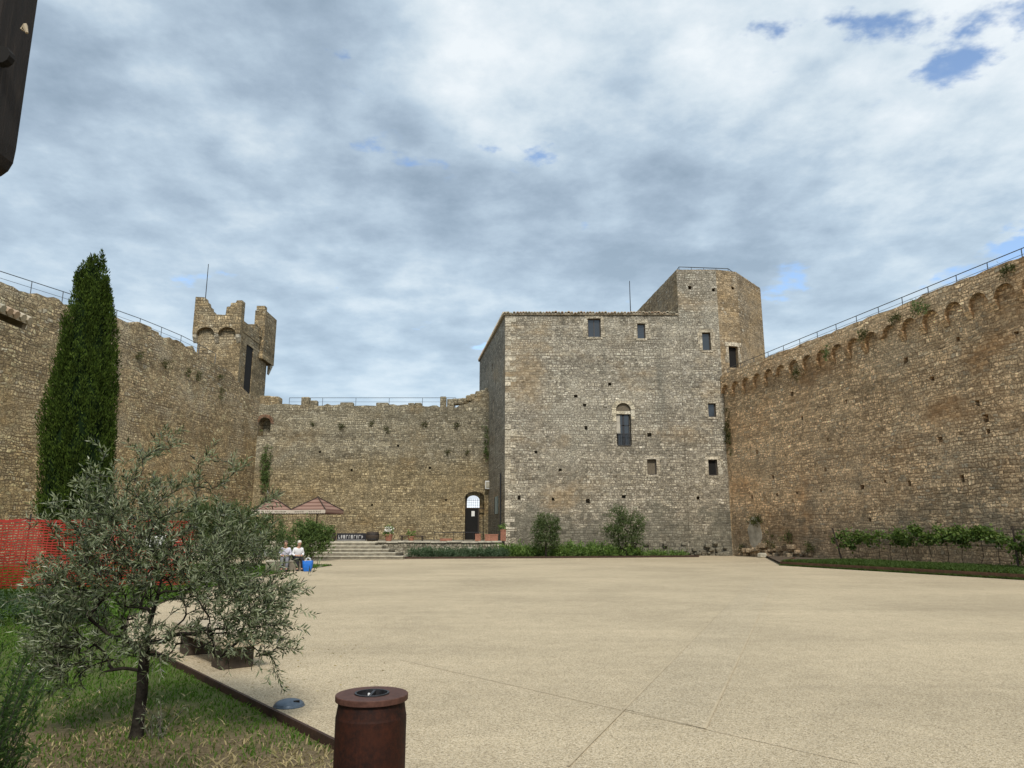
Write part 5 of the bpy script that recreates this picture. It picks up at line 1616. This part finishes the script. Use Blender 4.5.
# ------------------------------------------------------------------ main olive tree
def main_olive():
    rg = np.random.default_rng(91)
    base = G(136,738,-0.05)
    root = empty('olive_tree', base, 'nearest silvery olive tree on the lawn, its dark trunk beside the bin', 'tree')
    tips = []
    def blob(c, r, n, pw=0.5):
        for _ in range(n):
            d = unit(rg.normal(size=3)); tips.append(np.array(c)+d*np.array(r)*(rg.random()**pw))
    blob((0.22,0.0,1.36),(0.98,0.85,0.62),260)
    blob((-0.38,0.0,1.12),(0.46,0.6,0.66),130)
    blob((0.78,0.05,1.22),(0.55,0.6,0.44),170)
    blob((0.10,0.0,1.88),(0.62,0.5,0.32),80)
    blob((-0.50,-0.1,0.72),(0.32,0.4,0.34),50)
    blob((0.95,-0.1,0.98),(0.42,0.45,0.24),60)
    blob((-0.32,0.0,1.68),(0.52,0.5,0.40),110)
    blob((0.15,0.1,1.42),(0.62,0.6,0.32),100)
    blob((-0.25,0.1,1.3),(0.42,0.5,0.35),90)
    blob((0.55,-0.05,0.80),(0.50,0.4,0.20),35)
    blob((-0.62,0.0,1.25),(0.26,0.4,0.40),50)
    blob((-0.60,-0.1,0.66),(0.26,0.35,0.36),60)
    blob((1.02,0.0,0.80),(0.28,0.35,0.22),36)
    blob((0.15,-0.25,0.80),(0.35,0.3,0.2),30)
    # drooping sprays and tall loose shoots
    for x,z in ((1.36,1.15),(1.30,1.05),(1.18,0.72),(1.05,0.62),(0.72,0.60),(-0.72,0.55),(-0.62,0.42),(-0.80,0.9)):
        for _ in range(3): tips.append(np.array([x,0,z])+rg.normal(size=3)*0.06)
    for x,z in ((-0.1,2.35),(0.02,2.5),(-0.25,2.2),(0.25,2.35),(0.45,2.15),(0.62,2.25),(-0.45,2.05),(0.9,2.2),(1.0,1.95),(-0.6,1.85),(0.12,2.42),(-0.68,2.02),(-0.35,2.38),(0.35,2.5),(0.75,2.32),(-0.78,1.8),(1.2,1.9)):
        for _ in range(2): tips.append(np.array([x,rg.normal()*0.2,z])+rg.normal(size=3)*0.05)
    trunk = [np.array(p) for p in ((0,0,-0.05),(0.0,0,0.12),(0.008,0.01,0.34),(0.004,0.0,0.50),(0.006,0.0,0.62),(-0.005,0.01,0.72),(0.0,0.02,0.84),(0.03,0.01,0.98),(0.07,0.0,1.14),(0.09,0.0,1.32))]
    tips = [t - np.array([0.085*max(0, t[2]-0.3), 0, 0]) for t in tips]
    nodes, par = tree_skeleton(rg, trunk, tips, 0.06, 0.12, nfork=7)
    mb = MB(); rad, kids = skeleton_mesh(mb, nodes, par, 0.0018, 0.046, 2.45, 9)
    # flared foot
    mb.tube([(0,0,-0.06),(0.0,0,0.0),(0.004,0,0.10),(0.012,0,0.24)],[0.075,0.060,0.048,0.041],10)
    me = mb.mesh('trunk'); me.materials.append(M['bark']); 
    me.polygons.foreach_set('use_smooth',[True]*len(me.polygons))
    o = bpy.data.objects.new('trunk',me); COL.objects.link(o); o.parent = root
    V,Fc = twig_leaves(rg, nodes, par, kids, rad, 0.0062, 0.028, 0.06, 0.0135, 2, 0.85, 0.9)
    PP = []; DD = []; tw = MB()
    cand = [i for i in range(len(nodes)) if par[i] >= 0 and rad[i] < 0.0058]
    cen = np.array([0.2,0,1.2])
    for _ in range(1350):
        i = cand[rg.integers(0,len(cand))]; a0 = nodes[i]; dd = unit(nodes[i]-nodes[par[i]])
        ax = unit(dd*0.7 + unit(a0-cen)*0.5 + rg.normal(size=3)*0.55 + np.array([0,0,0.25])); L = 0.10+0.14*rg.random()
        bend = rg.normal(size=3)*0.02; b0 = a0+ax*L*0.5+bend; c0 = a0+ax*L+np.array([0,0,-0.02])
        if rg.random() < 0.6: tw.tube([a0,b0,c0],[0.0022,0.0016,0.001],3,False)
        for q in range(7):
            f = 0.12+0.88*(q+rg.random())/7; p = (1-f)**2*a0+2*f*(1-f)*b0+f*f*c0
            o = rg.normal(size=3); o -= ax*o.dot(ax); o = unit(o)
            for sg in (-1,1): PP.append(p); DD.append(unit(ax*(0.55+0.5*rg.random())+o*sg*0.8))
    n = len(PP); V2,F2 = leaf_quads(np.array(PP),np.array(DD),0.046+0.032*rg.random(n),0.010+0.005*rg.random(n),rg)
    V = np.concatenate([V,V2]); Fc = np.concatenate([Fc,F2+len(V)-len(V2)])
    me = tw.mesh('twig'); me.materials.append(M['twig']); o = bpy.data.objects.new('twig',me); COL.objects.link(o); o.parent = root
    link_mesh('crown', np_mesh('crown',V,Fc), M['olive'], root)
    # suckers at the foot
    mb = MB(); PP = []; DD = []
    for k in range(9):
        a = rg.random()*2*math.pi; x = 0.10+0.16*rg.random(); b0 = np.array([0.10+0.14*rg.random(),-0.05+0.1*rg.random(),0]); t0 = b0+np.array([rg.normal()*0.08,rg.normal()*0.05,0.16+0.16*rg.random()])
        mb.tube([b0,(b0+t0)/2+rg.normal(size=3)*0.012,t0],[0.004,0.003,0.0015],4)
        for q in range(14): PP.append(b0+(t0-b0)*rg.random()); DD.append(unit(rg.normal(size=3)+np.array([0,0,0.6])))
    me = mb.mesh('sucker_stem'); me.materials.append(M['twig']); o = bpy.data.objects.new('sucker_stem',me); COL.objects.link(o); o.parent = root
    V,Fc = leaf_quads(np.array(PP),np.array(DD),0.04,0.012,rg); link_mesh('sucker_leaves', np_mesh('sucker_leaves',V,Fc), M['olive'], root)
    return len(V)
main_olive()
# second olive, further back on the bed
b3 = G(238,585,-0.05)
small_tree('olive_tree', (-9.5,24.5,-0.05), 2.9, [((0.0,0,1.6),(1.25,1.0,0.95),3),((-0.6,0,2.2),(0.8,0.8,0.5),1.5),((0.7,0,1.5),(0.7,0.8,0.7),1.2),((0.3,0,2.3),(0.7,0.6,0.4),0.8)], 7500, 53, 'second olive tree with dense green leaves behind the nearest one', M['olive_far'], 0.13, 0.035, 140, 0.09, None)
# shrub in front of the parasols
def bush(name, base, blobs, n, seed, label, mat, L, W, up=0.5, clump=40, spread=0.14, group=None, stems=6):
    rg = np.random.default_rng(seed)
    root = empty(name, base, label, 'shrub', group)
    V,Fc = clumps(rg, blobs, n, L, W, up, clump, spread, 0.35)
    V[:,2] = np.maximum(V[:,2], 0.01)
    link_mesh('foliage', np_mesh('foliage',V,Fc), mat, root)
    mb = MB()
    for k in range(stems):
        c = np.array(blobs[k % len(blobs)][0]); b = np.array([0.02*k,0.0,-0.05]); rs = 0.028*min(1.0, c[2]/1.5); mb.tube([b,(b+c)/2+rg.normal(size=3)*0.05*min(1,c[2]),c],[rs,rs*0.7,rs*0.35],6)
    me = mb.mesh('stem'); me.materials.append(M['bark']); o = bpy.data.objects.new('stem',me); COL.objects.link(o); o.parent = root
    return root
pb_ = P(322,548,46.0)
bush('tall_shrub', (pb_.x-0.6,45.5,0.0), [((0,0,1.3),(1.1,0.8,1.1),2),((-1.1,0,1.2),(1.0,0.8,1.0),1.5),((0.8,0.1,1.7),(0.6,0.6,0.7),1),((-0.2,0,1.9),(0.7,0.6,0.5),1),((0.9,0,0.9),(0.5,0.6,0.7),0.8)], 5200, 54, 'bushy green shrub in front of the right parasol beside the steps', M['shrub'], 0.20, 0.07, 0.7)
bush('tall_shrub', (-13.2,38.0,-0.05), [((0,0,1.3),(1.6,1.0,1.1),2),((1.3,0,1.1),(1.0,0.9,0.9),1.5),((-1.6,0,1.2),(1.2,0.9,1.1),1.2),((0.4,0,2.1),(0.9,0.7,0.6),1)], 5200, 55, 'broad pale green shrub behind the seated people', M['olive_far'], 0.18, 0.05, 0.6)
b5 = G(14,625,-0.05)
bush('low_shrub', (b5.x,b5.y,-0.05), [((0,0,0.28),(0.7,0.5,0.32),2),((0.7,0.1,0.22),(0.5,0.4,0.28),1.3),((-0.8,0,0.3),(0.7,0.5,0.32),1.5),((1.2,0.2,0.16),(0.3,0.3,0.2),0.5)], 3600, 56, 'low blue-green shrub on the lawn before the red netting', M['sage'], 0.075, 0.022, 0.6, 40, 0.08)
# rosemary at the left edge, close to the viewer
def rosemary():
    rg = np.random.default_rng(57)
    base = Vector((-2.80,3.7,-0.05))
    root = empty('rosemary_bush', base, 'upright green rosemary bush at the lower left edge of the picture', 'shrub')
    mb = MB(); PP = []; DD = []
    for k in range(300):
        a = rg.random()*2*math.pi; r = 0.40*math.sqrt(rg.random()); b = np.array([r*0.6*math.cos(a), r*0.6*math.sin(a), -0.02])
        h = (0.55+0.60*rg.random())*(1.2-0.9*r); t = np.array([r*1.15*math.cos(a), r*1.15*math.sin(a), h]) + rg.normal(size=3)*0.05
        m = (b+t)/2 + np.array([0,0,0.06]); mb.tube([b,m,t],[0.004,0.003,0.0015],4)
        for q in range(120):
            f = 0.22+0.78*rg.random(); p = (1-f)**2*b+2*f*(1-f)*m+f*f*t; ax = unit(t-b)
            PP.append(p); DD.append(unit(ax*0.8+rg.normal(size=3)*0.6))
    me = mb.mesh('stem'); me.materials.append(M['twig']); o = bpy.data.objects.new('stem',me); COL.objects.link(o); o.parent = root
    n = len(PP); V,Fc = leaf_quads(np.array(PP),np.array(DD),0.026+0.022*rg.random(n),0.007+0.003*rg.random(n),rg); link_mesh('foliage', np_mesh('foliage',V,Fc), M['rosemary'], root)
rosemary()

# ------------------------------------------------------------------ orange site netting
def netting():
    rg = np.random.default_rng(58)
    a = Vector((-17.8,21.2,-0.05)); b = Vector((-10.3,24.0,-0.05)); d = (b-a); Ln = d.length; d.normalize(); nn = Vector((d.y,-d.x,0))
    root = empty('netting_fence', a, 'bright orange-red plastic site netting sagging between thin stakes behind the olive', 'fence')
    def surf(s, h):
        bulge = 0.05*math.sin(s*2.1+h*1.3)+0.03*math.sin(s*5.3)
        sag = 0.05*math.sin(math.pi*((s/1.7)%1.0))
        return a + d*s + nn*bulge + Vector((0,0,max(0.02,h-sag*h/2)))
    mb = MB(); ns = 60; rows = 26; H = 2.15
    for r in range(rows):
        h0 = 0.06 + (H-0.1)*r/rows; h1 = h0 + (0.043 if r < rows-1 else 0.085)
        vs = []
        for i in range(ns+1):
            s = Ln*i/ns; p = surf(s,h0+0.01*math.sin(i*1.7+r)); q = surf(s,h1+0.01*math.sin(i*1.7+r)); vs += [p,q]
        mb.add(vs, [(2*i,2*i+2,2*i+3,2*i+1) for i in range(ns)])
    s = 0.0
    while s < Ln:
        vs = []
        for k in range(9): 
            h = 0.05+(H-0.06)*k/8; vs += [surf(s,h)-nn*0.004, surf(s+0.022,h)-nn*0.004]
        mb.add(vs, [(2*k,2*k+1,2*k+3,2*k+2) for k in range(8)]); s += 0.13
    o = mb.build('net', M['net'], root, uv=False); m = o.modifiers.new('thick','SOLIDIFY'); m.thickness = 0.006
    for k in range(6):
        s = 0.05+1.7*k*0.98
        if s > Ln: break
        p = a + d*s - nn*0.05; MB().tube([p-Vector((0,0,0.3)),p+Vector((0,0,2.25))],0.022,6).build('stake', M['iron'], root)
netting()
# small white site notice hung on the netting
p = P(158,542,22.9)
sg = tag(MB().bevbox((p.x,p.y-0.15,p.z),(0.55,0.02,0.42),0.004,math.atan2(2.8,8.2)).build('site_notice', M['white']), 'small white notice hung on the orange netting behind the olive', 'sign')

# ------------------------------------------------------------------ bin, dome, bench
def bin_():
    ztop = 0.80
    d = (EYE-ztop)/math.tan(math.atan((693.5-384)/F)-PITCH); c = Vector(((372-512)/F*(d*CP-(EYE-ztop)*SP), d, -0.05))
    root = empty('ash_bin', c, 'dark rusted steel cylinder bin with a flat lid in the foreground', 'bin')
    H = ztop+0.05; r = 0.178
    MB().lathe([(0.02,0.0),(r,0.0),(r,0.004),(r,H-0.105),(r*0.985,H-0.095),(r*0.94,H-0.042),(r*0.94,H-0.0295),(0.02,H-0.0295)], c, 64).build('body', M['corten'], root, smooth=False, fix=True)
    R0 = 0.1835
    lid = MB().lathe([(0.088,H-0.026),(R0-0.003,H-0.030),(R0,H-0.027),(R0,H-0.003),(R0-0.003,H),(0.088,H)], c, 64, close=False).add([],[])
    b = len(lid.v)-64*6
    for k in range(64):
        k2 = (k+1)%64; lid.f.append([b+5*64+k, b+5*64+k2, b+k2, b+k])
    lo = lid.build('lid', M['corten_lid'], root, fix=True)
    MB().lathe([(0.0875,H-0.025),(0.0875,H+0.006),(0.078,H+0.006),(0.078,H-0.05),(0.01,H-0.055)], c, 48, close=False).build('ash_bowl', M['iron'], lo, fix=True)
    MB().box(c+Vector((-0.006,-0.078,H-0.012)), c+Vector((0.006,0.078,H+0.003))).build('cross_bar', M['iron'], lo)
    MB().tube([c+Vector((-0.01,-0.03,H-0.01)), c+Vector((-0.01,-0.03,H+0.008))], 0.006, 8).build('screw', M['white'], lo)
bin_()
def dome():
    c = G(289,706)
    root = empty('ground_lamp', c, 'small slate-blue dome lamp set in the gravel by the lawn edge', 'lamp')
    prof = [(0.145,0.0),(0.145,0.008)] + [(0.14*math.cos(t), 0.008+0.058*math.sin(t)) for t in [math.pi/2*k/10 for k in range(10)]] + [(0.004,0.0665)]
    MB().lathe(prof, c, 40).build('dome', M['slate'], root, smooth=True, fix=True)
    MB().cbox(c+Vector((0.083,-0.05,0.050)), (0.055,0.016,0.02), 0.5).build('light_slot', M['dark'], root)
dome()
def bench():
    e = Vector((-4.6,5.6,0)).normalized(); n = Vector((e.y,-e.x,0)); 
    c = Vector((-3.28,9.25,0)) + e*0.95 ; rz = math.atan2(e.y,e.x)
    root = empty('stone_bench', c, 'low slab bench with dark block legs on the gravel behind the olive', 'bench')
    MB().bevbox(c+Vector((0,0,0.335)), (2.1,0.52,0.13), 0.008, rz).build('seat', M['bench'], root)
    for s in (-0.68,0.68):
        MB().bevbox(c+e*s+Vector((0,0,0.135)), (0.34,0.40,0.268), 0.008, rz).build('leg', M['wood_dark'], root)
bench()
rg = np.random.default_rng(97)
n = 260; X = -5.2+3.4*rg.random(n)+rg.normal(size=n)*0.3; Y = 6.2+5.0*rg.random(n)
okk = np.array([x > np.interp(y, [6.14,8.08,10.76,11.95], [-1.39,-2.95,-5.1,-6.1])+0.02 for x,y in zip(X,Y)]) & (X < -0.4)
Pn = np.stack([X[okk],Y[okk],np.full(okk.sum(),0.006)],1); dn = rg.normal(size=Pn.shape); dn[:,2] = 0.04; dn = unit(dn)
V,Fc = leaf_quads(Pn, dn, 0.045, 0.012, rg, 0.1)
tag(link_mesh('fallen_leaves', np_mesh('fallen_leaves',V,Fc), M['straw']), 'dry fallen olive leaves scattered on the gravel by the lawn edge', 'leaves', kind='stuff')
# a scrap of litter on the grass
pl = G(39,709,-0.09)
tag(MB().bevbox((pl.x,pl.y,-0.075),(0.05,0.03,0.012),0.003,0.3).build('paper_scrap', M['white']), 'scrap of white paper lying on the lawn', 'litter')

# ------------------------------------------------------------------ timber bracket, top left, and house roof at the left edge
def timber_beam():
    Y = 2.0; poly = [(-60,-120),(52,-120),(40,-10),(38,4),(27,80),(17,150),(14,164),(9,172),(2,177),(-10,180),(-40,178),(-60,150)]
    q = [P(px,py,Y) for px,py in poly]
    mb = MB(); mb.extrude(q, (0,-0.14,0))
    root = empty('roof_timber', q[0], 'end of a dark weathered roof timber hanging in at the upper left corner', 'beam')
    o = mb.build('timber_end', M['timber'], root, fix=True)
    b = o.modifiers.new('bev','BEVEL'); b.width = 0.006; b.segments = 2
    mb = MB(); c = P(1,55,Y-0.14)
    mb.tube([c+Vector((0,-0.004,0)), c+Vector((0,0.02,0))], [0.028,0.028], 12); mb.build('bolt_hole', M['dark'], root)
    mb = MB(); mb.tube([P(22,30,Y-0.14), P(25,26,Y-0.14), P(27,33,Y-0.14)], [0.006,0.009,0.004], 6); mb.build('splinter', M['bench'], root)
    # the timber carries on up to the porch roof it belongs to
    mb = MB(); a = P(-4,-110,Y); mb.box((a.x-0.75,Y-1.6,a.z),(a.x+0.10,Y+0.10,a.z+0.12)); mb.build('beam', M['timber'], root)
timber_beam()
def left_house():
    Y0 = 15.0
    tip = P(31,323.5,Y0)
    root = empty('tiled_house', (tip.x-3.2,12.5,-0.05), 'low tiled house outside the left edge, only its eave corner showing', 'house')
    x1 = tip.x; z1 = tip.z
    def rp(dx, dz): return Vector((x1-dx, 0, z1+dz))
    # roof slab sloping up to the left
    mb = MB(); sl = 0.42
    prof = [(0,0.0),(4.5,4.5*sl),(4.5,4.5*sl+0.07),(0,0.07)]
    mb.extrude([Vector((x1-a,Y0,z1-0.05+b)) for a,b in prof], (0,-7,0)); roof = mb.build('roof', M['tile'], root, fix=True)
    mb = MB(); rr = np.random.default_rng(88)
    k = 0
    while k*0.21 < 6.9:
        y = Y0-0.1-k*0.21; mb.tube([(x1+0.05,y,z1+0.03),(x1-2.2,y,z1+0.05+2.25*sl),(x1-4.4,y,z1+0.05+4.45*sl)],0.085,7); k += 1
    mb.build('roof_tile', M['tile'], roof)
    for k in range(8):
        y = Y0-0.16-k*0.85
        MB().extrude([Vector((x1-a,y,z1-0.06+b)) for a,b in ((0.08,-0.10),(2.2,2.12*sl-0.14),(2.2,2.2*sl),(0.05,0.03))], (0,0.11,0)).build('rafter', M['shutter'], root, fix=True)
    MB().box((x1-4.5,Y0-6.6,-0.3),(x1-1.25,Y0-0.45,z1+0.35)).build('wall', M['left'], root)
left_house()

# ------------------------------------------------------------------ seated people
def skinned(name, joints, edges, mat, root_i=0, sub=2, parent=None):
    me = bpy.data.meshes.new(name)
    me.from_pydata([j[0] for j in joints], edges, []); me.update()
    o = bpy.data.objects.new(name, me); COL.objects.link(o)
    o.modifiers.new('skin','SKIN')
    sv = me.skin_vertices[0].data
    for i, j in enumerate(joints):
        r = j[1]; sv[i].radius = (r, r) if not hasattr(r,'__len__') else r
        sv[i].use_root = (i == root_i)
    s = o.modifiers.new('sub','SUBSURF'); s.levels = sub; s.render_levels = sub
    bpy.context.view_layer.update()
    dg = bpy.context.evaluated_depsgraph_get()
    new = bpy.data.meshes.new_from_object(o.evaluated_get(dg)); bpy.data.objects.remove(o)
    new.materials.clear(); new.materials.append(mat)
    new.polygons.foreach_set('use_smooth',[True]*len(new.polygons))
    o = bpy.data.objects.new(name,new); COL.objects.link(o)
    if parent is not None: o.parent = parent
    return o
SEAT = 0.44
def person(loc, rz, label, shirt, trousers, hair, turn=0.0):
    root = empty('person', loc, label, 'person', None, rz)
    S = SEAT; h = S+0.09
    # x to the person's left, -y forward
    J = [((0,0,h),0.13),((0,-0.01,h+0.22),0.125),((0,-0.03,h+0.42),0.13),((0,-0.035,h+0.52),0.06),((0,-0.05,h+0.58),0.055),((0,-0.06,h+0.66),(0.078,0.095)),((0,-0.055,h+0.76),(0.072,0.085)),((0,-0.05,h+0.80),0.04)]
    E = [(0,1),(1,2),(2,3),(3,4),(4,5),(5,6),(6,7)]
    def chain(start, pts):
        p = start
        for q in pts: J.append(q); E.append((p,len(J)-1)); p = len(J)-1
        return p
    for sx in (-1,1):
        hand = chain(2, [((sx*0.17,-0.02,h+0.43),0.055),((sx*0.23,-0.05,h+0.20),0.044),((sx*0.12,-0.27,h+0.13),0.034),((sx*0.07,-0.33,h+0.15),0.03)])
        for k in range(4): chain(hand, [((sx*(0.03+0.012*k),-0.37-0.006*k,h+0.165-0.016*k),0.0095),((sx*(0.005+0.008*k),-0.385,h+0.155-0.016*k),0.0085)])
        chain(hand, [((sx*0.055,-0.36,h+0.185),0.011),((sx*0.035,-0.375,h+0.19),0.009)])
        chain(0, [((sx*0.095,-0.06,h),0.09),((sx*0.115,-0.42,h+0.0),0.064),((sx*0.11,-0.44,S*0.55),0.05),((sx*0.105,-0.42,0.09),0.038),((sx*0.11,-0.50,0.045),0.036),((sx*0.115,-0.58,0.03),0.026)])
    def lean(Q):
        return [((p[0], p[1]-(0.30*max(0.0, p[2]-h) if p[2] > h+0.02 else 0), p[2]-(0.04*max(0, p[2]-h))), r_) for p, r_ in Q]
    nl = lambda v: Vector((v[0], v[1]-0.30*(v[2]-h), v[2]-0.04*(v[2]-h)))
    body = skinned('body', lean(J), E, M['skin'], 0, 2, root)
    # face
    mb = MB(); mb.ball(nl((0,-0.148,h+0.665)),0.014,8,6,(0.8,1.2,1.4)); me = mb.mesh('nose'); me.materials.append(M['skin']); o = bpy.data.objects.new('nose',me); COL.objects.link(o); o.parent = body
    for sx in (-1,1):
        me = MB().ball(nl((sx*0.03,-0.137,h+0.70)),0.009,8,6).mesh('eye'); me.materials.append(M['dark']); o = bpy.data.objects.new('eye',me); COL.objects.link(o); o.parent = body
        me = MB().ball(nl((sx*0.078,-0.055,h+0.69)),0.022,8,6,(0.4,0.8,1.3)).mesh('ear'); me.materials.append(M['skin']); o = bpy.data.objects.new('ear',me); COL.objects.link(o); o.parent = body
    me = MB().ball(nl((0,-0.139,h+0.625)),0.02,8,6,(1.1,0.4,0.3)).mesh('mouth'); me.materials.append(M['terracotta']); o = bpy.data.objects.new('mouth',me); COL.objects.link(o); o.parent = body
    mb = MB(); mb.ball(nl((0,-0.030,h+0.745)),0.098,14,10,(0.92,1.0,0.9)); mb.ball(nl((0,0.0,h+0.68)),0.085,12,8,(1.0,0.75,1.0)); me = mb.mesh('hair'); me.materials.append(hair); me.polygons.foreach_set('use_smooth',[True]*len(me.polygons)); o = bpy.data.objects.new('hair',me); COL.objects.link(o); o.parent = root
    Js = [((0,0.0,h-0.02),0.155),((0,-0.01,h+0.22),0.148),((0,-0.03,h+0.42),0.145),((0,-0.035,h+0.49),0.08)]; Es = [(0,1),(1,2),(2,3)]
    for sx in (-1,1):
        b = len(Js); Js += [((sx*0.17,-0.02,h+0.43),0.075),((sx*0.235,-0.05,h+0.20),0.062),((sx*0.15,-0.21,h+0.14),0.05)]; Es += [(2,b),(b,b+1),(b+1,b+2)]
    skinned('shirt', lean(Js), Es, shirt, 0, 2, root)
    Jt = [((0,0.0,h-0.01),0.15)]; Et = []
    for sx in (-1,1):
        b = len(Jt); Jt += [((sx*0.095,-0.06,h),0.105),((sx*0.115,-0.42,h+0.005),0.082),((sx*0.11,-0.445,S*0.55),0.072),((sx*0.105,-0.425,0.12),0.066)]; Et += [(0,b),(b,b+1),(b+1,b+2),(b+2,b+3)]
    skinned('trousers', Jt, Et, trousers, 0, 2, root)
    for sx in (-1,1):
        skinned('shoe', [((sx*0.105,-0.40,0.05),0.05),((sx*0.11,-0.50,0.045),0.048),((sx*0.115,-0.60,0.035),0.036)], [(0,1),(1,2)], M['black_cloth'], 1, 2, root)
    return root
pp = Vector((-9.45,33.0,0))
blk = empty('stone_kerb', (pp.x-0.4,pp.y+0.1,0), 'low pale stone kerb on which two people sit', 'kerb')
MB().bevbox((pp.x-0.5,pp.y+0.25,SEAT/2-0.05),(1.9,0.5,SEAT+0.1),0.03,R(12)).build('kerb_block', M['stone_dark'], blk)
MB().bevbox((pp.x-0.5,pp.y+0.25,SEAT-0.02),(1.95,0.55,0.05),0.015,R(12)).build('kerb_cap', M['stone_pale'], blk)
person((pp.x-0.15,pp.y+0.24,0), R(35), 'seated person with white hair, white shirt and black trousers looking down', M['shirt_white'], M['black_cloth'], M['hair_white'])
person((pp.x-0.62,pp.y+0.12,0), R(12), 'seated person with dark hair, lilac shirt and grey trousers beside the white-haired one', M['shirt_lilac'], M['grey_cloth'], M['hair_brown'])
def bag():
    c = Vector((pp.x+0.52,pp.y-0.35,0))
    root = empty('shopping_bag', c, 'bright blue shopping bag standing beside the seated people', 'bag')
    mb = MB(); pr = [(0.15,0.10,0.0),(0.20,0.13,0.15),(0.22,0.13,0.31),(0.235,0.10,0.45)]
    vs = []; n = 16
    for a,b,z in pr:
        for k in range(n):
            th = 2*math.pi*k/n; x = a*math.copysign(abs(math.cos(th))**0.5,math.cos(th)); y = b*math.copysign(abs(math.sin(th))**0.5,math.sin(th))
            vs.append(c+Vector((x,y,z+0.015*math.sin(3*th+z*9))))
    fs = [tuple(reversed(range(n)))]+[(i*n+k,i*n+(k+1)%n,(i+1)*n+(k+1)%n,(i+1)*n+k) for i in range(3) for k in range(n)]+[tuple(range(3*n,4*n))]
    mb.add(vs,fs); mb.build('bag_body', M['blue_bag'], root, fix=True)
    for y in (-0.05,0.13):
        MB().tube([c+Vector((-0.11,y*.8,0.43)),c+Vector((-0.08,y*0.7,0.55)),c+Vector((0,y*0.6,0.58)),c+Vector((0.08,y*0.7,0.55)),c+Vector((0.11,y*.8,0.43))],0.013,6).build('handle', M['white'], root)
bag()
